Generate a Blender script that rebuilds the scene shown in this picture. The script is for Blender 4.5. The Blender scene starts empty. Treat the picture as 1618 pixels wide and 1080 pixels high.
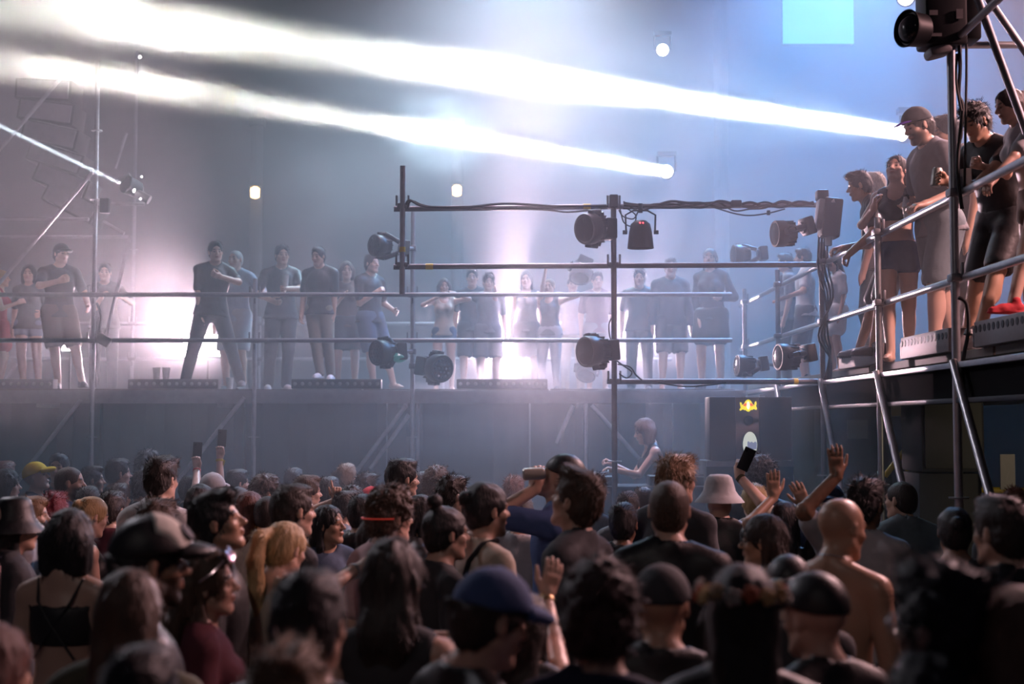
import bpy, bmesh, math, random
import numpy as np
from mathutils import Vector, Matrix, Quaternion

# ------------------------------------------------------------------ camera
SC = bpy.context.scene
COL = SC.collection
F_PX, HORIZON, CAM_Z = 2247.0, 668.0, 2.05
PITCH = math.atan((HORIZON - 540.0) / F_PX)
cam_data = bpy.data.cameras.new('camera')
cam = bpy.data.objects.new('camera', cam_data)
COL.objects.link(cam)
cam.location = (0, 0, CAM_Z)
cam.rotation_euler = (math.pi / 2 + PITCH, 0, 0)
cam_data.sensor_width = 36.0
cam_data.lens = 36.0 * F_PX / 1618.0
cam_data.clip_end = 200
cam_data.dof.use_dof = True
cam_data.dof.focus_distance = 10.8
cam_data.dof.aperture_fstop = 2.0
SC.camera = cam


def at(px, py, Y):
    """world point at distance Y in front of the camera seen at pixel (px, py) of the 1618x1080 frame"""
    v = 540.0 - py
    dy = F_PX * math.cos(PITCH) - v * math.sin(PITCH)
    dz = F_PX * math.sin(PITCH) + v * math.cos(PITCH)
    t = Y / dy
    return Vector(((px - 809.0) * t, Y, CAM_Z + dz * t))


# ------------------------------------------------------------------ look, world
vs = SC.view_settings
vs.view_transform = 'Standard'
vs.look = 'None'
vs.gamma = 1.0
vs.use_curve_mapping = False
vs.exposure = 0.08
SC.cycles.volume_bounces = 0
SC.cycles.volume_step_rate = 2.0
SC.cycles.max_bounces = 3
SC.cycles.diffuse_bounces = 1
SC.cycles.glossy_bounces = 2
SC.cycles.transparent_max_bounces = 6
SC.cycles.sample_clamp_indirect = 4.0

world = bpy.data.worlds.new('night')
SC.world = world
world.use_nodes = True
bg = world.node_tree.nodes['Background']
bg.inputs[0].default_value = (0.36, 0.31, 0.52, 1)
bg.inputs[1].default_value = 0.035


# ------------------------------------------------------------------ stage lamps
def aim(o, target):
    d = (Vector(target) - o.location).normalized()
    o.rotation_euler = d.to_track_quat('-Z', 'Y').to_euler()


def spot(name, loc, target, watts, color, size_deg, blend=0.3, radius=0.1):
    l = bpy.data.lights.new(name, 'SPOT')
    l.energy = watts
    l.color = color
    l.spot_size = math.radians(size_deg)
    l.spot_blend = blend
    l.shadow_soft_size = radius
    o = bpy.data.objects.new(name, l)
    COL.objects.link(o)
    o.location = loc
    aim(o, target)
    return o


def area(name, loc, target, watts, color, sx, sy, spread=180):
    l = bpy.data.lights.new(name, 'AREA')
    l.energy = watts
    l.color = color
    l.shape = 'RECTANGLE'
    l.size, l.size_y = sx, sy
    l.spread = math.radians(spread)
    o = bpy.data.objects.new(name, l)
    COL.objects.link(o)
    o.location = loc
    aim(o, target)
    return o


def disc(name, loc, target, watts, color, size, spread):
    o = area(name, loc, target, watts, color, size, size, spread)
    o.data.shape = 'DISK'
    return o


# two tight follow-beams crossing the haze, each with a wide spot added for its halo
BEAM1 = at(1424, 209, 17.5)
BEAM2 = at(1053, 271, 18.5)
AIM1, AIM2 = at(120, 22, 12.5), at(-60, 86, 13.5)
disc('beam_light', BEAM1, AIM1, 170, (1.0, 0.95, 0.84), 0.20, 3.2)
disc('beam_light', BEAM2, AIM2, 150, (1.0, 0.95, 0.84), 0.16, 3.0)
spot('beam_halo', BEAM1, AIM1, 3800, (0.66, 0.86, 1.0), 28, 1.0, 0.09)
spot('beam_halo', BEAM2, AIM2, 3000, (0.66, 0.86, 1.0), 36, 1.0, 0.09)
spot('pin_beam', at(214, 301, 15.05), at(-20, 189, 14.0), 600000, (0.85, 0.95, 1.0), 1.0, 0.2, 0.02)
# floods standing behind the dancers on the rear deck
FLOODS = [(327, 546, 19.5, 74, 34, 100), (793, 546, 19.0, 27, 30, 360), (108, 541, 19.0, 20, 26, 16),
          (533, 532, 19.5, 9, 27, 14), (1001, 534, 19.0, 16, 26, 130)]
for (px, py, Y, w, h, W) in FLOODS:
    c = at(px, py, Y)
    area('flood_light', c + Vector((0, -0.06, 0)), c + Vector((0, -5, 0.5)), W, (1.0, 0.70, 0.82),
         w / F_PX * Y, h / F_PX * Y, 52)
# unseen washes added above the frame to tint and brighten the haze
spot('blue_wash', (4.6, 18.5, 9.6), (3.6, 17.0, 3.0), 9000, (0.19, 0.46, 1.0), 100, 0.9, 0.3)
spot('white_wash', (0.3, 19.5, 9.6), (0.0, 17.0, 3.0), 4600, (0.50, 0.78, 1.0), 90, 0.9, 0.3)
# warm-pink key on the gantry, white-pink keys over the crowd
spot('gantry_key', (6.3, 7.6, 6.3), (3.2, 9.8, 2.8), 2100, (1.0, 0.55, 0.53), 44, 0.6, 0.25)
spot('crowd_key', (7.5, 13.5, 8.5), (0.6, 6.5, 1.6), 6500, (1.0, 0.60, 0.62), 55, 0.7, 0.3)
spot('crowd_key', (-7.0, 13.5, 8.5), (-0.6, 6.5, 1.6), 1400, (0.90, 0.86, 1.0), 55, 0.7, 0.3)
spot('side_key', (6.8, 7.6, 6.2), (-1.2, 6.6, 1.4), 1500, (1.0, 0.52, 0.52), 52, 0.8, 0.2)
spot('under_gantry_fill', (4.5, 8.6, 2.05), (3.9, 11.8, 1.2), 28, (1.0, 0.82, 0.55), 95, 0.9, 0.08)  # added fill without a fixture, brightens the tubes and boarding under the gantry
spot('front_fill', (-2.5, -3.5, 8.0), (0.3, 8.2, 1.5), 260, (1.0, 0.86, 0.82), 34, 0.9, 0.4)  # unseen fill added behind the camera for the backs of the middle rows
spot('deck_haze_fill', (0.2, 14.2, 9.5), (-0.2, 14.0, 0.5), 2200, (1.0, 0.72, 0.92), 75, 0.9, 0.3)  # added fill that lifts the haze in front of the rear deck


# ------------------------------------------------------------------ materials
def mat(name, color, rough=0.6, metal=0.0, emit=None, strength=0.0, noise=0.0, nscale=30.0, bump=0.0, stretch=None, coat=0.0, spec=0.5):
    m = bpy.data.materials.new(name)
    m.use_nodes = True
    nt = m.node_tree
    b = nt.nodes['Principled BSDF']
    b.inputs['Base Color'].default_value = (*color, 1)
    b.inputs['Roughness'].default_value = rough
    b.inputs['Metallic'].default_value = metal
    b.inputs['Specular IOR Level'].default_value = spec
    if emit:
        b.inputs['Emission Color'].default_value = (*emit, 1)
        b.inputs['Emission Strength'].default_value = strength
    if noise or bump:
        tc = nt.nodes.new('ShaderNodeTexCoord')
        n = nt.nodes.new('ShaderNodeTexNoise')
        n.inputs['Scale'].default_value = nscale
        n.inputs['Detail'].default_value = 4
        if stretch:
            mp = nt.nodes.new('ShaderNodeMapping')
            mp.inputs['Scale'].default_value = stretch
            nt.links.new(tc.outputs['Object'], mp.inputs[0])
            nt.links.new(mp.outputs[0], n.inputs['Vector'])
        else:
            nt.links.new(tc.outputs['Object'], n.inputs['Vector'])
        if noise:
            mx = nt.nodes.new('ShaderNodeMix')
            mx.data_type = 'RGBA'
            mx.inputs[6].default_value = (*[c * (1 - noise) for c in color], 1)
            mx.inputs[7].default_value = (*[min(1, c * (1 + noise)) for c in color], 1)
            nt.links.new(n.outputs[0], mx.inputs[0])
            nt.links.new(mx.outputs[2], b.inputs['Base Color'])
        if bump:
            bp = nt.nodes.new('ShaderNodeBump')
            bp.inputs['Strength'].default_value = bump
            bp.inputs['Distance'].default_value = 0.01
            nt.links.new(n.outputs[0], bp.inputs['Height'])
            nt.links.new(bp.outputs[0], b.inputs['Normal'])
    return m


M = {
    'steel': mat('galvanised_steel', (0.42, 0.42, 0.44), 0.38, 0.9, noise=0.25, nscale=18),
    'steel_dark': mat('weathered_steel', (0.20, 0.20, 0.22), 0.5, 0.8, noise=0.3, nscale=14),
    'black': mat('black_housing', (0.011, 0.011, 0.014), 0.5, spec=0.35, noise=0.2),
    'black_gloss': mat('black_glass', (0.012, 0.012, 0.016), 0.12),
    'rubber': mat('black_rubber', (0.012, 0.012, 0.013), 0.7),
    'wall': mat('painted_concrete', (0.035, 0.04, 0.05), 0.9, noise=0.3, nscale=1.2, bump=0.1),
    'column': mat('pale_stone', (0.14, 0.135, 0.135), 0.8, noise=0.1, nscale=3),
    'floor': mat('concrete_floor', (0.06, 0.06, 0.06), 0.85, noise=0.3, nscale=2, bump=0.1),
    'ply': mat('dark_plywood', (0.10, 0.085, 0.07), 0.7, noise=0.3, nscale=6, bump=0.1),
    'cloth_black': mat('black_molton', (0.02, 0.02, 0.024), 0.95, noise=0.3, nscale=8, stretch=(6, 6, 0.4)),
    'alu': mat('perforated_aluminium', (0.20, 0.185, 0.19), 0.55, 0.4, noise=0.12),
    'yellow_paint': mat('yellow_paint', (0.62, 0.45, 0.02), 0.5, noise=0.2),
    'white_glow': mat('flood_glow', (1, 1, 1), 0.5, emit=(1.0, 0.90, 0.95), strength=14.0),
    'lens_glow': mat('lens_glow', (1, 1, 1), 0.5, emit=(1.0, 0.98, 1.0), strength=12.0),
    'warm_glow': mat('warm_lamp', (1, 0.8, 0.5), 0.5, emit=(1.0, 0.62, 0.25), strength=9.0),
    'red_led': mat('red_led', (1, 0.05, 0.05), 0.5, emit=(1.0, 0.06, 0.08), strength=5.0),
    'tape_yellow': mat('yellow_tape', (0.75, 0.55, 0.05), 0.6),
    'lens_dark': mat('dark_lens', (0.02, 0.025, 0.035), 0.08, coat=1),
    'clear': mat('pale_plastic', (0.75, 0.75, 0.72), 0.25),
}


# ------------------------------------------------------------------ object helpers
def link(o, parent=None):
    COL.objects.link(o)
    if parent is not None:
        o.parent = parent
    return o


def tag(o, label, cat, group=None, kind=None):
    o['label'] = label
    if cat:
        o['category'] = cat
    if group:
        o['group'] = group
    if kind:
        o['kind'] = kind
    return o


def thing(name, label, cat, loc=(0, 0, 0), rz=0.0, group=None, scale=1.0):
    o = bpy.data.objects.new(name, None)
    o.empty_display_size = 0.1
    o.location = loc
    o.rotation_euler = (0, 0, rz)
    o.scale = (scale,) * 3
    link(o)
    return tag(o, label, cat, group)


class MB:
    """collects simple shapes into one mesh"""

    def __init__(self):
        self.bm = bmesh.new()

    def box(self, c, s, R=None, bevel=0.0):
        m = Matrix.Translation(Vector(c))
        if R is not None:
            m = m @ R.to_4x4()
        r = bmesh.ops.create_cube(self.bm, size=1.0, matrix=m @ Matrix.Diagonal((*s, 1)))
        if bevel:
            es = list({e for v in r['verts'] for e in v.link_edges})
            bmesh.ops.bevel(self.bm, geom=es, offset=bevel, segments=2, affect='EDGES', profile=0.5)
        return self

    def cyl(self, a, b, r, r2=None, seg=14, caps=True):
        a, b = Vector(a), Vector(b)
        d = b - a
        q = d.to_track_quat('Z', 'Y').to_matrix().to_4x4()
        bmesh.ops.create_cone(self.bm, cap_ends=caps, cap_tris=False, segments=seg, radius1=r, radius2=r if r2 is None else r2,
                              depth=d.length, matrix=Matrix.Translation((a + b) / 2) @ q)
        return self

    def lathe(self, prof, a, axis=(0, 0, 1), seg=24):
        """prof: list of (r, h) along axis from point a"""
        q = Vector(axis).normalized().to_track_quat('Z', 'Y').to_matrix()
        a = Vector(a)
        rings = []
        for (r, h) in prof:
            ring = []
            for k in range(seg):
                t = 2 * math.pi * k / seg
                ring.append(self.bm.verts.new(a + q @ Vector((r * math.cos(t), r * math.sin(t), h))))
            rings.append(ring)
        for i in range(len(rings) - 1):
            for k in range(seg):
                self.bm.faces.new((rings[i][k], rings[i][(k + 1) % seg], rings[i + 1][(k + 1) % seg], rings[i + 1][k]))
        self.bm.faces.new(list(reversed(rings[0])))
        self.bm.faces.new(rings[-1])
        return self

    def tube(self, pts, r, seg=6):
        pts = [Vector(p) for p in pts]
        prev = None
        for i, p in enumerate(pts):
            d = (pts[min(i + 1, len(pts) - 1)] - pts[max(i - 1, 0)]).normalized()
            q = d.to_track_quat('Z', 'Y').to_matrix()
            ring = [self.bm.verts.new(p + q @ Vector((r * math.cos(2 * math.pi * k / seg), r * math.sin(2 * math.pi * k / seg), 0)))
                    for k in range(seg)]
            if prev:
                # align ring start to avoid twisting
                best = min(range(seg), key=lambda s: sum((ring[(k + s) % seg].co - prev[k].co).length for k in range(seg)))
                ring = ring[best:] + ring[:best]
                for k in range(seg):
                    self.bm.faces.new((prev[k], prev[(k + 1) % seg], ring[(k + 1) % seg], ring[k]))
            else:
                self.bm.faces.new(list(reversed(ring)))
            prev = ring
        self.bm.faces.new(prev)
        return self

    def prism(self, outline, depth, M4):
        """outline in local xz plane, extruded along local y by depth"""
        f = [self.bm.verts.new(M4 @ Vector((x, 0, z))) for x, z in outline]
        k = [self.bm.verts.new(M4 @ Vector((x, depth, z))) for x, z in outline]
        n = len(outline)
        self.bm.faces.new(f)
        self.bm.faces.new(list(reversed(k)))
        for i in range(n):
            self.bm.faces.new((f[i], k[i], k[(i + 1) % n], f[(i + 1) % n]))
        return self

    def mesh(self, name, smooth=True):
        bmesh.ops.recalc_face_normals(self.bm, faces=self.bm.faces[:])
        me = bpy.data.meshes.new(name)
        self.bm.to_mesh(me)
        self.bm.free()
        if smooth:
            me.shade_smooth()
            me.set_sharp_from_angle(angle=math.radians(40))
        return me

    def build(self, name, material, parent=None, smooth=True):
        me = self.mesh(name, smooth)
        me.materials.append(M[material] if isinstance(material, str) else material)
        return link(bpy.data.objects.new(name, me), parent)


def part(name, me, material, parent, loc=(0, 0, 0), rot=None):
    """an object sharing mesh data"""
    o = bpy.data.objects.new(name, me)
    if not me.materials:
        me.materials.append(M[material] if isinstance(material, str) else material)
    o.location = loc
    if rot is not None:
        o.rotation_euler = rot
    return link(o, parent)


def struct(o, label=None):
    o['kind'] = 'structure'
    if label:
        o['label'] = label
    return o


# ------------------------------------------------------------------ haze
fog = bpy.data.materials.new('smoke_haze')
fog.use_nodes = True
nt = fog.node_tree
nt.nodes.clear()
out = nt.nodes.new('ShaderNodeOutputMaterial')
sca = nt.nodes.new('ShaderNodeVolumeScatter')
sca.inputs['Color'].default_value = (0.86, 0.92, 1.0, 1)
sca.inputs['Density'].default_value = 0.043
sca.inputs['Anisotropy'].default_value = 0.25
nt.links.new(sca.outputs[0], out.inputs['Volume'])
hz = MB().box((0, 17.3, 5.5), (26, 16.2, 11.4)).build('smoke_haze', fog, smooth=False)
tag(hz, 'thin stage smoke drifting over the decks and beams', 'smoke', kind='stuff')

def puff(label, c, r, dens, seed, soft=1.0):
    """a denser roll of smoke: soft-edged, broken up by noise"""
    m = bpy.data.materials.new('smoke_puff')
    m.use_nodes = True
    nt = m.node_tree
    nt.nodes.clear()
    out = nt.nodes.new('ShaderNodeOutputMaterial')
    sc = nt.nodes.new('ShaderNodeVolumeScatter')
    sc.inputs['Color'].default_value = (0.90, 0.94, 1.0, 1)
    sc.inputs['Anisotropy'].default_value = 0.2
    tc = nt.nodes.new('ShaderNodeTexCoord')
    ln = nt.nodes.new('ShaderNodeVectorMath')
    ln.operation = 'LENGTH'
    nt.links.new(tc.outputs['Object'], ln.inputs[0])
    mr = nt.nodes.new('ShaderNodeMapRange')
    mr.interpolation_type = 'SMOOTHSTEP'
    for i, v in enumerate((1.0, 0.15, 0.0, 1.0)):
        mr.inputs[i + 1].default_value = v
    nt.links.new(ln.outputs['Value'], mr.inputs[0])
    n = nt.nodes.new('ShaderNodeTexNoise')
    n.noise_dimensions = '4D'
    n.inputs['W'].default_value = seed * 3.7
    n.inputs['Scale'].default_value = 2.2
    n.inputs['Detail'].default_value = 2
    nt.links.new(tc.outputs['Object'], n.inputs['Vector'])
    m2 = nt.nodes.new('ShaderNodeMapRange')
    for i, v in enumerate((0.38, 0.68, 0.15, 1.3)):
        m2.inputs[i + 1].default_value = v
    nt.links.new(n.outputs[0], m2.inputs[0])
    mu = nt.nodes.new('ShaderNodeMath')
    mu.operation = 'MULTIPLY'
    nt.links.new(mr.outputs[0], mu.inputs[0])
    nt.links.new(m2.outputs[0], mu.inputs[1])
    m3 = nt.nodes.new('ShaderNodeMath')
    m3.operation = 'MULTIPLY'
    m3.inputs[1].default_value = dens
    nt.links.new(mu.outputs[0], m3.inputs[0])
    nt.links.new(m3.outputs[0], sc.inputs['Density'])
    nt.links.new(sc.outputs[0], out.inputs['Volume'])
    b = MB()
    bmesh.ops.create_icosphere(b.bm, subdivisions=2, radius=1.05)
    o = b.build('smoke_puff', m)
    o.location = c
    o.scale = r
    return tag(o, label, 'smoke', 'rolls of denser stage smoke', 'stuff')


def along(a, b, px):
    """point of segment a-b seen at pixel column px"""
    lo, hi = 0.0, 1.0
    for _ in range(40):
        t = (lo + hi) / 2
        p = a.lerp(b, t)
        if 809 + F_PX * p.x / p.y > px:
            lo = t
        else:
            hi = t
    return p


puff('smoke puff added as the bloom where the lower beam flares', along(BEAM2, AIM2, 690), (0.85, 0.9, 0.60), 1.0, 1)  # stands in for lens bloom on the lower beam
puff('wide smoke puff added for the bloom along the upper beam at top centre', along(BEAM1, AIM1, 800), (2.3, 1.5, 0.9), 0.16, 2)  # placed to give the upper beam its bloom halo
puff('wisp of smoke in the upper beam near the left corner', along(BEAM1, AIM1, 260), (1.6, 1.0, 0.7), 0.12, 3)
puff('wisp of smoke in the lower beam at the left', along(BEAM2, AIM2, 150), (1.5, 1.0, 0.6), 0.12, 4)
puff('roll of smoke over the deck beside the man in the wide stance', at(255, 470, 17.3), (0.9, 0.8, 1.3), 0.30, 5)
puff('thin roll of smoke above the left end of the lighting frame', at(560, 300, 15.6), (1.5, 1.0, 0.9), 0.10, 7)
puff('roll of smoke glowing round the centre post at deck level', at(950, 545, 16.9), (1.4, 0.8, 0.75), 0.30, 8)
puff('low roll of smoke in front of the deck skirt', at(700, 675, 14.6), (1.9, 0.6, 0.5), 0.20, 9)
puff('smoke puff added for the flood glow behind the legs at mid deck', at(800, 540, 17.8), (1.0, 0.7, 0.75), 0.30, 10)  # extra smoke, put here to strengthen the square flood's glow
puff('smoke puff added for the flood glow behind the wide stance', at(330, 540, 18.2), (0.9, 0.7, 0.7), 0.28, 11)  # denser patch added so the wide flood glares more
puff('roll of smoke spilling over the deck edge at mid stage', at(800, 610, 15.9), (2.2, 0.8, 0.7), 0.22, 6)

# ------------------------------------------------------------------ shell of the hall
struct(MB().box((0, 13, -0.05), (40, 40, 0.1)).build('floor', 'floor', smooth=False), 'dark concrete floor under the crowd')
struct(MB().box((0, 26.2, 6), (40, 0.4, 12.5)).build('wall_back', 'wall', smooth=False), 'dark rear wall of the hall behind the haze')
# ================================================================== scaffolds and decks
TR = 0.0242          # scaffold tube radius


def tube(name, a, b, parent, material='steel', r=TR):
    return MB().cyl(a, b, r, seg=12).build(name, material, parent)


_coup = None


def coupler(p, parent, axis='x'):
    """wedge clamp joining two tubes"""
    global _coup
    if _coup is None:
        m = MB()
        m.box((0, 0, 0), (0.10, 0.075, 0.05), bevel=0.012)
        m.box((0.052, -0.03, 0.045), (0.018, 0.018, 0.09), bevel=0.003)
        m.box((-0.052, -0.03, 0.045), (0.018, 0.018, 0.09), bevel=0.003)
        m.cyl((0, -0.02, -0.035), (0, -0.02, -0.095), 0.011, seg=8)
        _coup = m.mesh('coupler')
    return part('coupler', _coup, 'steel_dark', parent, p, (0, 0, 0 if axis == 'x' else math.pi / 2))


_ros = None


def rosette(p, parent):
    global _ros
    if _ros is None:
        m = MB()
        m.lathe([(0.024, -0.006), (0.060, -0.005), (0.062, 0.005), (0.024, 0.006)], (0, 0, 0), seg=12)
        _ros = m.mesh('rosette')
    return part('rosette', _ros, 'steel', parent, p)


def cable(pts, r=0.008, parent=None, name='cable', material='rubber'):
    """smooth cable through points"""
    P = [Vector(p) for p in pts]
    res = []
    for i in range(len(P) - 1):
        p0, p1, p2, p3 = P[max(i - 1, 0)], P[i], P[i + 1], P[min(i + 2, len(P) - 1)]
        for k in range(5):
            t = k / 5
            res.append(0.5 * ((2 * p1) + (p2 - p0) * t + (2 * p0 - 5 * p1 + 4 * p2 - p3) * t * t + (3 * p1 - p0 - 3 * p2 + p3) * t ** 3))
    res.append(P[-1])
    return MB().tube(res, r).build(name, material, parent)


# ---- lighting frame in front of the rear deck (12.3 m)
YF = 12.3
fr = thing('lighting_scaffold', 'open frame of scaffold tubes carrying the moving lights in mid stage', 'scaffold', (at(970, 700, YF).x, YF, 0))
fr.location = (0, 0, 0)
pa, pb, pc = at(636, 365, YF).x, at(970, 450, YF).x, at(1298, 450, YF).x
z1, z2, z3 = at(809, 325, YF).z, at(809, 418, YF).z, at(809, 602, YF).z
yb = YF + 0.052
tube('pole', (pa, YF, at(636, 465, YF).z), (pa, YF, at(636, 262, YF).z), fr)
tube('pole', (pb, YF, 0.0), (pb, YF, at(970, 309, YF).z), fr, 'steel_dark')
tube('rail', (pa - 0.08, yb, z1 - 0.02), (pc + 0.12, yb, z1 + 0.02), fr, 'steel_dark')
tube('rail', (pa - 0.08, yb, z2 - 0.012), (pc + 0.10, yb, z2 + 0.008), fr, 'steel_dark')
tube('rail', (pb - 0.06, yb, z3), (pc + 0.06, yb, z3), fr, 'steel_dark')
for (x, z) in ((pa, z1), (pa, z2), (pb, z1), (pb, z2), (pb, z3)):
    coupler((x, YF + 0.02, z), fr)
for z in (0.62, 1.12, 1.62):
    rosette((pb, YF, z + 0.1), fr)
MB().cyl((pa, YF, at(636, 398, YF).z), (pa, YF, at(636, 390, YF).z), TR + 0.002).build('tape_band', 'tape_yellow', fr)
MB().cyl((at(672, 420, YF).x, yb, z2 - 0.01), (at(684, 420, YF).x, yb, z2 - 0.01), TR + 0.002).build('tape_band', 'tape_yellow', fr)
MB().cyl((at(922, 325, YF).x, yb, z1), (at(934, 325, YF).x, yb, z1), TR + 0.002).build('tape_band', 'tape_yellow', fr)
MB().cyl((at(1256, 602, YF).x, yb, z3), (at(1263, 602, YF).x, yb, z3), TR + 0.002).build('tape_band', 'tape_yellow', fr)
MB().box((pb, YF - 0.01, at(970, 318, YF).z), (0.075, 0.085, 0.11), bevel=0.01).build('end_clamp', 'black', fr)
# cables lashed to the frame
cb = thing('cable_run', 'black power cables lashed along the top rail of the lighting frame', 'cable', (0, 0, 0))
rr = random.Random(5)
def pxz(px, py, dy=0.0):
    v = at(px, py, YF)
    return Vector((v.x, YF + dy, v.z))
cable([pxz(642, 324, -0.03), pxz(648, 317, -0.03), pxz(672, 326, 0.0), pxz(740, 326, 0.02), pxz(800, 321, 0.02), pxz(880, 325, 0.02), pxz(960, 324, 0.01)], 0.011, cb)
cable([pxz(645, 330, -0.03), pxz(652, 318, -0.02), pxz(690, 327, 0.01), pxz(850, 331, 0.0), pxz(900, 335, 0.0), pxz(958, 328, 0.0)], 0.008, cb)
for k in range(4):
    pts = []
    for i in range(13):
        x = 985 + i * 25
        pts.append(pxz(x, 323 + rr.uniform(-5, 6) + (6 if k == 2 else 0) * math.sin(i), -0.03 + 0.02 * k))
    cable(pts, 0.012 if k < 2 else 0.008, cb)
cable([pxz(1130, 328), pxz(1160, 338, -0.03), pxz(1185, 341, -0.03), pxz(1215, 337, -0.03), pxz(1240, 330)], 0.007, cb)
cable([pxz(980, 330), pxz(985, 352, -0.04), pxz(998, 358, -0.05), pxz(1004, 342, -0.05), pxz(990, 330, -0.03)], 0.006, cb)
cable([pxz(978, 332), pxz(984, 343, -0.05), pxz(1000, 347, -0.06), pxz(1008, 334, -0.04)], 0.006, cb)
cable([pxz(975, 570), pxz(985, 578, -0.03), pxz(998, 588, -0.03), pxz(990, 597, -0.03), pxz(978, 590, -0.02)], 0.007, cb)
cable([pxz(976, 575), pxz(995, 580, -0.04), pxz(1004, 592, -0.03), pxz(1014, 600, 0.0)], 0.007, cb)
cable([pxz(1040, 604, 0.03), pxz(1080, 610, 0.03), pxz(1120, 608, 0.03), pxz(1148, 604, 0.03)], 0.007, cb)
cable([pxz(968, 500), pxz(962, 512, -0.03), pxz(963, 530, -0.03), pxz(968, 545, -0.02)], 0.006, cb)
MB().box(pxz(1162, 323, -0.04), (0.09, 0.07, 0.06), bevel=0.01).build('plug', 'rubber', cb)
MB().box(pxz(1213, 337, -0.04), (0.03, 0.03, 0.04), bevel=0.005).build('plug', 'rubber', cb)
cb2 = thing('cable_drop', 'tangle of black cables hanging down the corner post of the right gantry', 'cable')
for k in range(4):
    cable([pxz(1296 + k * 3, 330 + 10 * k, -0.05), pxz(1290 + 6 * k, 420, -0.06 + 0.02 * k), pxz(1302 + 4 * k, 470, -0.05), pxz(1306 - 5 * k, 530, -0.05), pxz(1310, 555 + 4 * k, -0.05),
           pxz(1302 + 3 * k, 600, -0.04)], 0.009, cb2)

# ---- right gantry: deck running toward the viewer at x = 2.69
XR = 2.69
ZR = [2.93, 3.45]
ga = thing('gantry_platform', 'scaffold gantry with tube railing along the right, full of onlookers', 'platform')
PY = [8.6, 10.4, 12.3, 14.35, 16.4]
PTOP = [6.6, 3.56, 3.62, 3.6, 3.6]
for y, zt in zip(PY, PTOP):
    tube('pole', (XR, y, 0), (XR, y, zt), ga, 'steel' if y < 12 else 'steel_dark', TR * (1.1 if y < 9 else 1))
    for z in ZR:
        coupler((XR, y, z), ga, 'y')
    for z in (0.6, 1.1, 1.6):
        rosette((XR, y, z), ga)
for z in ZR:
    tube('rail', (XR + 0.05, 5.5, z), (XR + 0.05, 17.0, z), ga)
# ledger and deck boards
MB().box((XR + 0.03, 11.2, 2.40), (0.09, 11.6, 0.035), bevel=0.004).build('ledger_flange', 'steel', ga)
MB().box((XR + 0.05, 11.2, 2.29), (0.03, 11.6, 0.20)).build('ledger_web', mat('dull_black_paint', (0.012, 0.012, 0.013), 1.0, spec=0.02), ga)
MB().box((XR + 0.03, 11.2, 2.185), (0.09, 11.6, 0.03), bevel=0.004).build('ledger_flange', 'black', ga)
brd = MB().box((0, 0, 0), (0.285, 2.86, 0.055), bevel=0.004).mesh('deck_board', False)
for i in range(6):
    for j in range(4):
        part('deck_board', brd, 'ply', ga, (XR + 0.27 + i * 0.30, 6.85 + j * 2.9, 2.4725 + 0.002 * ((i * 7 + j * 3) % 3)))
MB().box((4.63, 11.2, 2.33), (0.06, 11.6, 0.22)).build('joist', 'steel_dark', ga)
for j in range(10):
    MB().box((3.68, 5.9 + j * 1.18, 2.36), (1.86, 0.07, 0.14)).build('cross_beam', 'steel_dark', ga)
for y in PY[:4]:
    tube('brace', (XR - 0.03, y - 0.03, 2.42), (XR - 0.03, y - 1.78, 0.25), ga, 'steel', TR * 1.1)
for y in PY[:4]:
    tube('pole', (4.6, y, 0), (4.6, y, 2.3), ga, 'steel_dark')
# overhead triangle of tubes at the top right
tube('brace', at(1507, 66, 8.6), at(1608, -30, 7.9), ga)
tube('brace', at(1545, 0, 8.3) + Vector((-0.05, 0, 0.15)), at(1628, 225, 8.3), ga, 'steel_dark')
tube('brace', at(1558, -6, 9.2), at(1640, 110, 9.2), ga, 'steel_dark')
tube('rail', at(1510, 71, 9.3), at(1660, 71, 9.3), ga)
cgr = thing('cable_drop', 'black cables hanging beside the tall corner pole at the top right', 'cable')
cable([at(1516, 72, 8.5), at(1517, 110, 8.5), at(1515, 150, 8.52), at(1521, 172, 8.52), at(1513, 260, 8.52), at(1520, 330, 8.52)], 0.012, cgr)
cable([at(1527, 70, 8.55), at(1527, 120, 8.55), at(1526, 168, 8.55), at(1524, 300, 8.55)], 0.008, cgr)
cable([at(1512, 85, 8.5), at(1511, 130, 8.5), at(1519, 175, 8.5)], 0.008, cgr)
cable([at(1514, 470, 8.5), at(1527, 480, 8.5), at(1530, 520, 8.5), at(1523, 560, 8.5), at(1513, 610, 8.5)], 0.012, cgr)

# ---- rear deck
YD = 15.2
ZD = 2.42
dk = thing('stage_platform', 'long raised deck across the rear of the hall with tube railing', 'platform')
b2 = MB().box((0, 0, 0), (1.98, 0.46, 0.045), bevel=0.004).mesh('deck_board', False)
for i in range(6):
    for j in range(10):
        part('deck_board', b2, 'ply', dk, (-8.6 + i * 2.0, YD + 0.27 + j * 0.475, ZD - 0.03 + 0.002 * ((i + 2 * j) % 3)))
MB().box((-3.6, YD + 0.02, ZD - 0.09), (12.2, 0.05, 0.14), bevel=0.004).build('edge_beam', 'steel_dark', dk)
for i in range(7):
    MB().box((-9.0 + i * 1.95, YD + 2.5, ZD - 0.13), (0.06, 4.7, 0.14)).build('joist', 'steel_dark', dk)
for (px, pyt, yy) in ((148, 96, YD), (403, 440, YD), (652, 330, YD), (210, 80, 19.6), (410, 500, 19.6), (925, 500, 19.6), (700, 500, 19.6)):
    x = at(px, 500, yy).x
    tube('pole', (x, yy, 0), (x, yy, at(px, pyt, yy).z), dk, 'steel')
    for z in (2.93, 3.42):
        coupler((x, yy, z), dk)
    for z in (1.2, 1.9, 4.45, 5.2):
        if z < at(px, pyt, yy).z - 0.1:
            rosette((x, yy, z), dk)
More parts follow.
